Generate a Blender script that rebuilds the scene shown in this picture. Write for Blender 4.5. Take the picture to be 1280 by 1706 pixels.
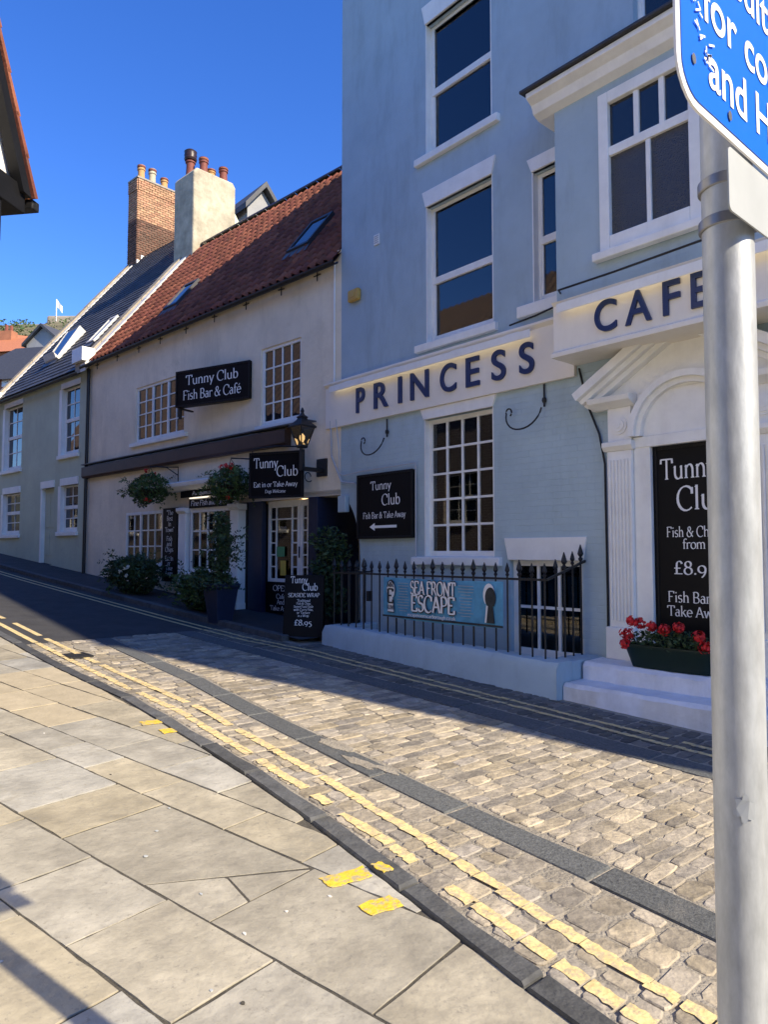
import bpy, bmesh, math, random
from mathutils import Vector, Matrix
R=math.radians
rnd=random.Random(7)
for o in list(bpy.data.objects): bpy.data.objects.remove(o)
sc=bpy.context.scene; col=sc.collection
# ---------------------------------------------------------------- camera, sky, sun, exposure
ZC=1.70; FPX=1183.0; CX,CY=640.0,853.0
PITCH=math.atan(67/FPX); TH=R(41.45)
cam=bpy.data.cameras.new('camera'); camo=bpy.data.objects.new('camera',cam); col.objects.link(camo)
fw=Vector((-math.cos(TH),math.sin(TH),0)); rt=Vector((math.sin(TH),math.cos(TH),0)); up=Vector((0,0,1))
CF=fw*math.cos(PITCH)+up*math.sin(PITCH); CU=up*math.cos(PITCH)-fw*math.sin(PITCH)
camo.location=(0,0,ZC); camo.rotation_euler=CF.to_track_quat('-Z','Y').to_euler()
cam.sensor_fit='VERTICAL'; cam.sensor_height=36; cam.lens=FPX/1706*36; cam.clip_start=.05; cam.clip_end=3000
sc.camera=camo
SUN_AZ=R(12); SUN_EL=R(35)          # measured from the pole's shadow: from +x, 12 degrees towards +y
w=bpy.data.worlds.new('World'); sc.world=w; w.use_nodes=True
nt=w.node_tree; bg=nt.nodes['Background']; sky=nt.nodes.new('ShaderNodeTexSky'); sky.sky_type='NISHITA'; sky.sun_disc=False
sky.sun_elevation=SUN_EL; sky.sun_rotation=R(90)-SUN_AZ; sky.air_density=1.0; sky.dust_density=0.05; sky.ozone_density=6.0
hsv=nt.nodes.new('ShaderNodeHueSaturation'); hsv.inputs['Saturation'].default_value=1.2; hsv.inputs['Hue'].default_value=.516; nt.links.new(sky.outputs[0],hsv.inputs['Color']); nt.links.new(hsv.outputs[0],bg.inputs[0]); bg.inputs[1].default_value=.145
sl=bpy.data.lights.new('sun','SUN'); sl.energy=4.6; sl.angle=R(.53); sl.color=(1,.87,.66)
so=bpy.data.objects.new('sun',sl); col.objects.link(so)
so.rotation_euler=Vector((math.cos(SUN_AZ)*math.cos(SUN_EL),math.sin(SUN_AZ)*math.cos(SUN_EL),math.sin(SUN_EL))).to_track_quat('Z','Y').to_euler()
sc.view_settings.view_transform='Standard'; sc.view_settings.look='None'; sc.view_settings.exposure=0.93; sc.view_settings.gamma=1
# ---------------------------------------------------------------- pixel helpers (a pixel gives a direction; a plane gives the distance)
def ray(x,y): return CF+rt*((x-CX)/FPX)+CU*((CY-y)/FPX)
CAM=Vector((0,0,ZC))
class Fr:
    def __init__(s,ox,oy,deg):
        s.o=Vector((ox,oy,0)); s.a=R(deg); s.e=Vector((math.cos(s.a),math.sin(s.a),0)); s.n=Vector((-math.sin(s.a),math.cos(s.a),0))
    def px(s,x,y,d=0):
        r=ray(x,y); t=((s.o+s.n*d)-CAM).dot(s.n)/r.dot(s.n); p=CAM+r*t
        return (p-s.o).dot(s.e),p.z
    def w(s,a,d,z): 
        v=s.o+s.e*a+s.n*d; return Vector((v.x,v.y,z))
GX=[-400,-60,-40,-27,-18.9,-11.3,-8.5,-4.4,0,4,14,400]; GZ=[34,4.6,2.85,1.8,1.1,.53,.34,.164,-.005,-.15,-.5,-14]
def interp(x,X,Y):
    if x<=X[0]: return Y[0]
    for i in range(len(X)-1):
        if x<=X[i+1]: return Y[i]+(Y[i+1]-Y[i])*(x-X[i])/(X[i+1]-X[i])
    return Y[-1]
def g(x): return sum(interp(x+k*.6,GX,GZ) for k in (-2,-1,0,1,2))/5
def slope(x): return (g(x+.3)-g(x-.3))/.6
BF=Fr(0,7.2,0); TF=Fr(-9.23,7.2,4.9); GF=Fr(-18.9,6.372,6.14)
# ---------------------------------------------------------------- materials
MATS={}
def mat(name,c,rough=.7,noise=.0,scale=6,bump=0,bscale=40,rand=0,c2=None,metal=0,spec=.4,emit=0,stain=0,brick=None,stripes=None,detail=6,stretch=None,wear=None,lichen=None,speck=None):
    m=bpy.data.materials.new(name); m.use_nodes=True; t=m.node_tree; b=t.nodes['Principled BSDF']; L=t.links.new; N=t.nodes.new
    b.inputs['Roughness'].default_value=rough; b.inputs['Metallic'].default_value=metal; b.inputs['Specular IOR Level'].default_value=spec
    tc=N('ShaderNodeTexCoord').outputs['Object']
    gp=N('ShaderNodeNewGeometry'); pos=gp.outputs['Position']
    if stretch:
        mp=N('ShaderNodeMapping'); mp.inputs['Scale'].default_value=stretch; L(pos,mp.inputs[0]); pos=mp.outputs[0]
    colr=None
    rgb=N('ShaderNodeRGB'); rgb.outputs[0].default_value=(*c,1); colr=rgb.outputs[0]
    def mix(a,bb,fac,mode='MIX'):
        x=N('ShaderNodeMix'); x.data_type='RGBA'; x.blend_type=mode
        if isinstance(fac,float): x.inputs[0].default_value=fac
        else: L(fac,x.inputs[0])
        for i,v in ((6,a),(7,bb)):
            if isinstance(v,tuple): x.inputs[i].default_value=(*v,1)
            else: L(v,x.inputs[i])
        return x.outputs[2]
    if rand:
        oi=N('ShaderNodeObjectInfo'); ad=N('ShaderNodeMath'); ad.operation='ADD'; L(oi.outputs['Random'],ad.inputs[0]); L(gp.outputs['Random Per Island'],ad.inputs[1])
        fr=N('ShaderNodeMath'); fr.operation='FRACT'; L(ad.outputs[0],fr.inputs[0])
        if c2: colr=mix(colr,c2,fr.outputs[0])
        m2=N('ShaderNodeMath'); m2.operation='MULTIPLY'; m2.inputs[1].default_value=7.31; L(fr.outputs[0],m2.inputs[0])
        f2=N('ShaderNodeMath'); f2.operation='FRACT'; L(m2.outputs[0],f2.inputs[0])
        mr=N('ShaderNodeMapRange'); mr.inputs[3].default_value=1-rand; mr.inputs[4].default_value=1+rand; L(f2.outputs[0],mr.inputs[0])
        colr=mix(colr,mr.outputs[0],1.0,'MULTIPLY')
    if noise:
        n=N('ShaderNodeTexNoise'); n.inputs['Scale'].default_value=scale; n.inputs['Detail'].default_value=detail; n.inputs['Roughness'].default_value=.65; L(pos,n.inputs['Vector'])
        mr=N('ShaderNodeMapRange'); mr.inputs[1].default_value=.3; mr.inputs[2].default_value=.7; mr.inputs[3].default_value=1-noise; mr.inputs[4].default_value=1+noise; L(n.outputs[0],mr.inputs[0])
        colr=mix(colr,mr.outputs[0],1.0,'MULTIPLY')
    if stain:   # streaks and dirt with shapes of their own
        mp=N('ShaderNodeMapping'); mp.inputs['Scale'].default_value=(2.2,2.2,.5); L(pos,mp.inputs[0])
        n=N('ShaderNodeTexNoise'); n.inputs['Scale'].default_value=1.3; n.inputs['Detail'].default_value=9; n.inputs['Roughness'].default_value=.7; L(mp.outputs[0],n.inputs['Vector'])
        mr=N('ShaderNodeMapRange'); mr.inputs[1].default_value=.5; mr.inputs[2].default_value=.75; mr.inputs[3].default_value=0; mr.inputs[4].default_value=stain; L(n.outputs[0],mr.inputs[0])
        colr=mix(colr,(c[0]*.45,c[1]*.42,c[2]*.38),mr.outputs[0])
    for (op,lo,hi,scl) in ((wear,.49,.57,19),(lichen,.56,.70,2.6),(speck,.57,.66,26)):
        if op:
            n=N('ShaderNodeTexNoise'); n.inputs['Scale'].default_value=scl; n.inputs['Detail'].default_value=8; n.inputs['Roughness'].default_value=.75; L(pos,n.inputs['Vector'])
            mr=N('ShaderNodeMapRange'); mr.inputs[1].default_value=lo; mr.inputs[2].default_value=hi; mr.inputs[4].default_value=.8; L(n.outputs[0],mr.inputs[0]); colr=mix(colr,op,mr.outputs[0])
    bh=None
    if brick:
        bt=N('ShaderNodeTexBrick'); mp=N('ShaderNodeMapping'); mp.inputs['Rotation'].default_value=(R(90),0,0); L(gp.outputs['Position'],mp.inputs[0]); L(mp.outputs[0],bt.inputs[0])
        bt.inputs['Scale'].default_value=1; bt.inputs['Brick Width'].default_value=.23; bt.inputs['Row Height'].default_value=.078; bt.inputs['Mortar Size'].default_value=.007; bt.inputs['Mortar Smooth'].default_value=.6
        bh=bt.outputs['Fac']
        if brick!='bump':
            bt.inputs['Color1'].default_value=(*c,1); bt.inputs['Color2'].default_value=(*brick,1); bt.inputs['Mortar'].default_value=(.42,.38,.32,1); colr=mix(bt.outputs[0],colr,.15)
    L(colr,b.inputs['Base Color'])
    if emit: L(colr,b.inputs['Emission Color']); b.inputs['Emission Strength'].default_value=emit
    last=None
    if bh:
        bp=N('ShaderNodeBump'); bp.invert=True; bp.inputs['Strength'].default_value=.5; bp.inputs['Distance'].default_value=.006; L(bh,bp.inputs['Height']); last=bp.outputs[0]
    if bump:
        n=N('ShaderNodeTexNoise'); n.inputs['Scale'].default_value=bscale; n.inputs['Detail'].default_value=5; L(pos,n.inputs['Vector'])
        bp=N('ShaderNodeBump'); bp.inputs['Strength'].default_value=bump; bp.inputs['Distance'].default_value=.02; L(n.outputs[0],bp.inputs['Height'])
        if last: L(last,bp.inputs['Normal'])
        last=bp.outputs[0]
    if last: L(last,b.inputs['Normal'])
    MATS[name]=m; return m
mat('blue_paint',(.385,.485,.53),.62,.08,1.6,.4,7,stain=.36)
mat('blue_brick_paint',(.42,.53,.565),.58,.08,1.6,.35,8,stain=.24,brick='bump')
mat('white_paint',(.86,.85,.79),.5,.07,3,.15,20,stain=.2)
mat('white_step',(.72,.73,.75),.6,.10,5,.5,12,stain=.35)
mat('fascia_cream',(.86,.80,.68),.5,.05,2,.05,20,stain=.12)
mat('cream_render',(.88,.765,.57),.88,.14,.7,.4,14,stain=.30,lichen=(.76,.66,.46))
mat('green_render',(.53,.575,.43),.88,.10,.8,.35,14,stain=.2,lichen=(.46,.49,.38))
mat('black_paint',(.010,.010,.011),.45,.2,6,.05,30,spec=.2)
mat('black_iron',(.014,.014,.015),.45,.2,20,.15,60)
mat('sign_black',(.006,.006,.007),.45,.1,5,spec=.12)
mat('navy_wood',(.016,.024,.055),.4,.15,8,.05,30)
mat('brown_fascia',(.06,.028,.018),.45,.3,3,.1,30,stain=.2)
mat('letter_white',(.82,.82,.80),.5,.04,6)
mat('letter_navy',(.012,.03,.11),.35,.08,8)
mat('slate',(.055,.057,.062),.6,.25,8,.25,30,rand=.3)
mat('pantile',(.27,.095,.05),.8,.22,7,.25,50,rand=.28,c2=(.21,.065,.042),lichen=(.13,.075,.05))
mat('pantile_far',(.44,.16,.07),.8,.25,9)
mat('stone_coping',(.33,.28,.2),.9,.3,4,.5,18)
mat('verge_mortar',(.66,.63,.57),.9,.15,4,.4,18)
mat('chimney_render',(.45,.40,.29),.92,.3,2.4,.6,10,stain=.5,lichen=(.30,.30,.17))
mat('brick_buff',(.44,.27,.15),.85,.2,14,.3,50,rand=.24,c2=(.40,.205,.12))
mat('brick_dark',(.13,.075,.05),.85,.25,14,.3,50,rand=.25,c2=(.17,.085,.055))
mat('mortar',(.33,.30,.25),.95,.15,10,.3,60)
mat('clay_yellow',(.50,.28,.11),.8,.15,10)
mat('clay_red',(.20,.06,.04),.7,.2,10)
mat('clay_brown',(.035,.018,.018),.4,.2,10)
mat('foliage',(.045,.085,.022),.55,.25,5,rand=.35,c2=(.07,.12,.03))
mat('foliage_dark',(.028,.055,.02),.55,.25,5,rand=.35,c2=(.05,.085,.028))
mat('flower_red',(.62,.02,.02),.6,.1,20,rand=.25)
mat('flower_white',(.75,.73,.66),.6,.1,20)
mat('trough_green',(.004,.018,.012),.4,.1,9)
mat('soil',(.035,.025,.018),.95,.3,20,.5,40)
mat('galv',(.46,.48,.485),.5,.22,24,.1,30,metal=.35,stain=.45,stretch=(1,1,.35))
mat('steel_band',(.28,.28,.28),.4,.2,12,metal=.9)
mat('sign_blue',(.005,.13,.72),.35,.03,6,emit=0)
mat('sign_white',(.82,.82,.82),.35,.03,6)
mat('sign_back',(.40,.42,.42),.45,.06,8)
mat('asphalt',(.05,.05,.052),.85,.25,3,.5,140)
mat('mortar_road',(.29,.26,.21),.95,.3,6,.8,50)
mat('sett',(.36,.305,.215),.78,.32,10,.7,24,rand=.32,c2=(.26,.235,.20),lichen=(.42,.37,.29),speck=(.19,.17,.14))
mat('granite',(.10,.105,.105),.8,.4,45,.5,70,rand=.14,lichen=(.16,.155,.14))
mat('kerb',(.08,.082,.083),.8,.35,9,.5,40,rand=.25,lichen=(.12,.115,.10))
mat('flag',(.345,.335,.30),.85,.27,3.4,.6,14,rand=.13,c2=(.345,.305,.22),stain=.45,lichen=(.26,.24,.19),speck=(.22,.205,.17),detail=10)
mat('flag_joint',(.075,.068,.055),.95,.3,20,.5,60)
mat('tactile',(.42,.36,.25),.85,.12,6,.3,30,rand=.06)
mat('yellow_paint',(.70,.54,.25),.8,.2,14,.4,40,wear=(.40,.34,.24))
mat('yellow_bright',(.72,.49,.04),.75,.12,14,.4,40,wear=(.34,.31,.24))
mat('alarm_yellow',(.55,.34,.07),.5,.1,8)
mat('banner_blue',(.10,.33,.52),.55,.25,5)
mat('banner_dark',(.03,.035,.035),.6,.4,12)
mat('hill_grass',(.15,.13,.065),.95,.6,.25,0)
mat('castle_stone',(.30,.26,.2),.95,.3,.4)
mat('grey_render',(.33,.33,.33),.9,.2,.8)
mat('far_brick',(.36,.15,.08),.9,.15,2)
mat('opp_brick',(.20,.17,.155),.9,.15,2,.2,30,brick=(.15,.12,.11)); mat('opp_roof',(.20,.14,.10),.85,.25,6)
mat('tudor_white',(.80,.78,.74),.85,.06,4,.2,20)
mat('interior',(.16,.13,.10),.9,.1,2)
mat('curtain',(.62,.60,.56),.9,.12,7)
mat('leather_lamp',(1,.72,.36),.5,emit=3.5)
mat('lamp_strip',(1,.86,.66),.5,emit=.8)
mat('bulb',(1,.62,.25),.5,emit=.6)
mat('sett_shade',(.15,.135,.115),.7,.3,10,.7,24,rand=.28,c2=(.10,.095,.085))  # setts darkened in colour to paint the buildings' shade on the far band
mat('lead',(.10,.105,.11),.55,.25,6,.2,20)
mat('notice_green',(.08,.30,.14),.5); mat('notice_yellow',(.6,.45,.08),.5)
mat('skylight_frame',(.05,.05,.055),.5,.1,9); mat('skylight_pale',(.55,.54,.5),.5,.1,9)
mat('cable_grey',(.5,.5,.5),.5); mat('terrain',(.09,.09,.05),.95,.3,.05)
def glassmat(name,base,alpha,rough=.02):
    m=bpy.data.materials.new(name); m.use_nodes=True; t=m.node_tree; b=t.nodes['Principled BSDF']
    b.inputs['Base Color'].default_value=(*base,1); b.inputs['Roughness'].default_value=rough; b.inputs['IOR'].default_value=1.52; b.inputs['Specular IOR Level'].default_value=.75
    if rough>.1:
        n=t.nodes.new('ShaderNodeTexVoronoi'); n.inputs['Scale'].default_value=70; bp=t.nodes.new('ShaderNodeBump'); bp.inputs['Strength'].default_value=.6; bp.inputs['Distance'].default_value=.01
        gp=t.nodes.new('ShaderNodeNewGeometry'); t.links.new(gp.outputs['Position'],n.inputs['Vector']); t.links.new(n.outputs[0],bp.inputs['Height']); t.links.new(bp.outputs[0],b.inputs['Normal'])
    if alpha<1:
        tr=t.nodes.new('ShaderNodeBsdfTransparent'); tr.inputs[0].default_value=(.93,.95,.94,1); gl=t.nodes.new('ShaderNodeBsdfGlossy'); gl.inputs['Roughness'].default_value=.02
        fz=t.nodes.new('ShaderNodeFresnel'); fz.inputs[0].default_value=2.0; mx=t.nodes.new('ShaderNodeMixShader')
        t.links.new(fz.outputs[0],mx.inputs[0]); t.links.new(tr.outputs[0],mx.inputs[1]); t.links.new(gl.outputs[0],mx.inputs[2]); t.links.new(mx.outputs[0],t.nodes['Material Output'].inputs[0])
    MATS[name]=m
glassmat('glass',(.012,.016,.022),1); glassmat('glass_clear',(1,1,1),.3); glassmat('glass_rough',(.03,.03,.03),1,.22); glassmat('glass_lamp',(1,1,1),.3)
# ---------------------------------------------------------------- mesh builder and object tree
class MB:
    def __init__(s): s.v=[]; s.f=[]
    def add(s,vs,fs):
        n=len(s.v); s.v+= [tuple(v) for v in vs]; s.f+=[tuple(i+n for i in f) for f in fs]; return s
    def box(s,x0,x1,y0,y1,z0,z1):
        x0,x1=min(x0,x1),max(x0,x1); y0,y1=min(y0,y1),max(y0,y1); z0,z1=min(z0,z1),max(z0,z1)
        return s.add([(x0,y0,z0),(x1,y0,z0),(x1,y1,z0),(x0,y1,z0),(x0,y0,z1),(x1,y0,z1),(x1,y1,z1),(x0,y1,z1)],[(0,3,2,1),(4,5,6,7),(0,1,5,4),(1,2,6,5),(2,3,7,6),(3,0,4,7)])
    def prism(s,poly,d0,d1):           # polygon in (s,z), extruded from depth d0 (front) to d1
        n=len(poly); a=sum(poly[i][0]*poly[(i+1)%n][1]-poly[(i+1)%n][0]*poly[i][1] for i in range(n))
        if a<0: poly=poly[::-1]
        return s.add([(p[0],d0,p[1]) for p in poly]+[(p[0],d1,p[1]) for p in poly],[tuple(range(n)),tuple(range(2*n-1,n-1,-1))]+[(i,n+i,n+(i+1)%n,(i+1)%n) for i in range(n)])
    def profile(s,prof,s0,s1):          # profile in (d,z) swept along s
        n=len(prof); a=sum(prof[i][0]*prof[(i+1)%n][1]-prof[(i+1)%n][0]*prof[i][1] for i in range(n))
        if a<0: prof=prof[::-1]
        return s.add([(s0,p[0],p[1]) for p in prof]+[(s1,p[0],p[1]) for p in prof],[tuple(range(n-1,-1,-1)),tuple(range(n,2*n))]+[(i,(i+1)%n,n+(i+1)%n,n+i) for i in range(n)])
    def tube(s,path,r,n=8,cap=True):
        path=[Vector(p) for p in path]; rs=r if isinstance(r,(list,tuple)) else [r]*len(path); V=[]; 
        for i,p in enumerate(path):
            t=(path[min(i+1,len(path)-1)]-path[max(i-1,0)]).normalized(); a=Vector((0,0,1)) if abs(t.z)<.9 else Vector((1,0,0))
            u=t.cross(a).normalized(); q=t.cross(u)
            for k in range(n): V.append(p+(u*math.cos(2*math.pi*k/n)+q*math.sin(2*math.pi*k/n))*rs[i])
        F=[]
        for i in range(len(path)-1):
            for k in range(n): F.append((i*n+k,i*n+(k+1)%n,(i+1)*n+(k+1)%n,(i+1)*n+k))
        if cap: F+= [tuple(range(n-1,-1,-1)),tuple((len(path)-1)*n+k for k in range(n))]
        return s.add(V,F)
    def lathe(s,c,prof,n=16,sq=False):     # prof: (r,z) bottom to top
        V=[];F=[]; off=math.pi/n if sq else 0
        for r,z in prof:
            for k in range(n): V.append((c[0]+r*math.cos(2*math.pi*k/n+off),c[1]+r*math.sin(2*math.pi*k/n+off),c[2]+z))
        for i in range(len(prof)-1):
            for k in range(n): F.append((i*n+k,i*n+(k+1)%n,(i+1)*n+(k+1)%n,(i+1)*n+k))
        F+=[tuple(range(n-1,-1,-1)),tuple((len(prof)-1)*n+k for k in range(n))]
        return s.add(V,F)
    def mesh(s,name,m,zb=0):
        me=bpy.data.meshes.new(name); me.from_pydata([(v[0],v[1],v[2]-zb) for v in s.v],[],s.f); me.materials.append(MATS[m]); me.update(); return me
    def build(s,name,m,parent=None,smooth=False,bevel=0,label=None,kind=None):
        zb=parent['zb'] if parent is not None and 'zb' in parent else 0
        me=s.mesh(name,m,zb); return link(name,me,parent,smooth,bevel,label,kind)
ZB={}
def link(name,me,parent=None,smooth=False,bevel=0,label=None,kind=None):
    o=bpy.data.objects.new(name,me); col.objects.link(o); o.parent=parent
    if parent is not None and 'zb' in parent: o['zb']=parent['zb']
    if smooth:
        for p in me.polygons: p.use_smooth=True
        if hasattr(me,'set_sharp_from_angle'): me.set_sharp_from_angle(angle=R(40))
    if bevel:
        b=o.modifiers.new('bevel','BEVEL'); b.width=bevel; b.segments=2; b.limit_method='ANGLE'; b.angle_limit=R(40)
    if label: o['label']=label
    if kind: o['kind']=kind
    return o
def thing(name,label,cat,fr=None,zb=0,group=None,loc=None,rz=0):
    o=bpy.data.objects.new(name,None); col.objects.link(o); o.empty_display_size=.2
    if fr: o.location=(fr.o.x,fr.o.y,zb); o.rotation_euler=(0,0,fr.a)
    else: o.location=loc; o.rotation_euler=(0,0,rz); zb=0
    o['zb']=zb; o['label']=label; o['category']=cat
    if group: o['group']=group
    return o
def tag(o,label,cat,group=None,kind=None):
    o['label']=label; o['category']=cat
    if group: o['group']=group
    return o
def struct(o): o['kind']='structure'; return o
def wall(name,outline,holes,m,parent,reveal=.12,back=.3,reveal_mat=None,label=None,d0=0):
    bm=bmesh.new(); E=[]
    loops=[]
    for lp in [outline]+holes:
        vs=[bm.verts.new((p[0],d0,p[1]-parent['zb'])) for p in lp]; loops.append(vs)
        for i in range(len(vs)): E.append(bm.edges.new((vs[i],vs[(i+1)%len(vs)])))
    bmesh.ops.triangle_fill(bm,use_beauty=True,use_dissolve=False,edges=E,normal=(0,-1,0))
    for f in bm.faces:
        f.normal_update()
        if f.normal.y>0: f.normal_flip()
    for k,vs in enumerate(loops):
        dd=d0+(back if k==0 else reveal); bk=[bm.verts.new((v.co.x,dd,v.co.z)) for v in vs]
        for i in range(len(vs)):
            j=(i+1)%len(vs); bm.faces.new((vs[i],vs[j],bk[j],bk[i]))
    me=bpy.data.meshes.new(name); bm.to_mesh(me); bm.free(); me.materials.append(MATS[m])
    return link(name,me,parent,label=label)
def rect(s0,s1,z0,z1): return [(s0,z0),(s1,z0),(s1,z1),(s0,z1)]
def pane_mesh(): 
    me=MB().box(-.5,.5,-.002,.002,-.5,.5)
    return me
_pm={}
def pane(parent,s0,s1,z0,z1,d,m='glass',tilt=.5):
    if m not in _pm: _pm[m]=pane_mesh().mesh('pane',m)
    o=bpy.data.objects.new('pane',_pm[m]); col.objects.link(o); o.parent=parent
    zb=parent['zb']; o.location=((s0+s1)/2,d,(z0+z1)/2-zb); o.scale=(s1-s0,1,z1-z0); o.rotation_euler=(R(rnd.uniform(-tilt,tilt)),0,R(rnd.uniform(-tilt,tilt)))
    return o
def window(par,s0,s1,z0,z1,d,cols,rows,fw_=.05,bar=.022,m='white_paint',glass='glass',sash=False,rail=None,mull=(),name='window',label=None):
    """frame mesh is the part; bars and panes are its sub-parts. rail: fraction of the height of a sash meeting rail"""
    f=MB(); f.box(s0,s0+fw_,d,d+.06,z0,z1).box(s1-fw_,s1,d,d+.06,z0,z1).box(s0+fw_,s1-fw_,d,d+.06,z0,z0+fw_*1.3).box(s0+fw_,s1-fw_,d,d+.06,z1-fw_,z1)
    o=f.build(name,m,par,bevel=.006,label=label)
    a0,a1,b0,b1=s0+fw_,s1-fw_,z0+fw_*1.3,z1-fw_
    if sash:
        zr=b0+(b1-b0)*(rail or .5)
        MB().box(a0,a1,d-.012,d+.05,zr-.028,zr+.028).build('meeting_rail',m,o,bevel=.005)
        for (lo,hi,dd) in ((b0,zr-.028,.025),(zr+.028,b1,.012)):
            MB().box(a0,a0+.03,d+dd-.02,d+dd+.02,lo,hi).box(a1-.03,a1,d+dd-.02,d+dd+.02,lo,hi).box(a0+.03,a1-.03,d+dd-.02,d+dd+.02,lo,lo+.045).build('sash',m,o,bevel=.004)
            cw=(a1-a0-.06)/cols; rr=rows//2 if rows>1 else 1; rh=(hi-lo-.045)/rr
            for i in range(cols):
                for j in range(rr): pane(o,a0+.03+cw*i,a0+.03+cw*(i+1),lo+.045+rh*j,lo+.045+rh*(j+1),d+dd+.004,glass)
            for i in range(1,cols): MB().box(a0+.03+cw*i-bar/2,a0+.03+cw*i+bar/2,d+dd-.012,d+dd,lo+.045,hi).build('glazing_bar',m,o)
            for j in range(1,rr): MB().box(a0+.03,a1-.03,d+dd-.0145,d+dd-.0025,lo+.045+rh*j-bar/2,lo+.045+rh*j+bar/2).build('glazing_bar',m,o)
        return o
    cw=(a1-a0)/cols; rh=(b1-b0)/rows
    for i in range(cols):
        for j in range(rows): pane(o,a0+cw*i,a0+cw*(i+1),b0+rh*j,b0+rh*(j+1),d+.034,glass)
    for i in range(1,cols):
        wd=bar*2.4 if i in mull else bar
        MB().box(a0+cw*i-wd/2,a0+cw*i+wd/2,d+(.0 if i in mull else .012),d+.05,b0,b1).build('mullion' if i in mull else 'glazing_bar',m,o)
    for j in range(1,rows): MB().box(a0,a1,d+.0145,d+.0455,b0+rh*j-bar/2,b0+rh*j+bar/2).build('glazing_bar',m,o)
    return o
def sill(par,s0,s1,z,d=-.07,h=.12,depth=.19,m='white_paint'): return MB().profile([(d,z-h),(d,z-.012),(d+depth,z+.012),(d+depth,z-h)],s0,s1).build('sill',m,par,bevel=.012)
def lintel(par,s0,s1,z0,z1,splay=.07,d=-.03,m='white_paint'): return MB().prism([(s0,z0),(s1,z0),(s1+splay,z1),(s0-splay,z1)],d,.05).build('lintel',m,par,bevel=.008)
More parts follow.
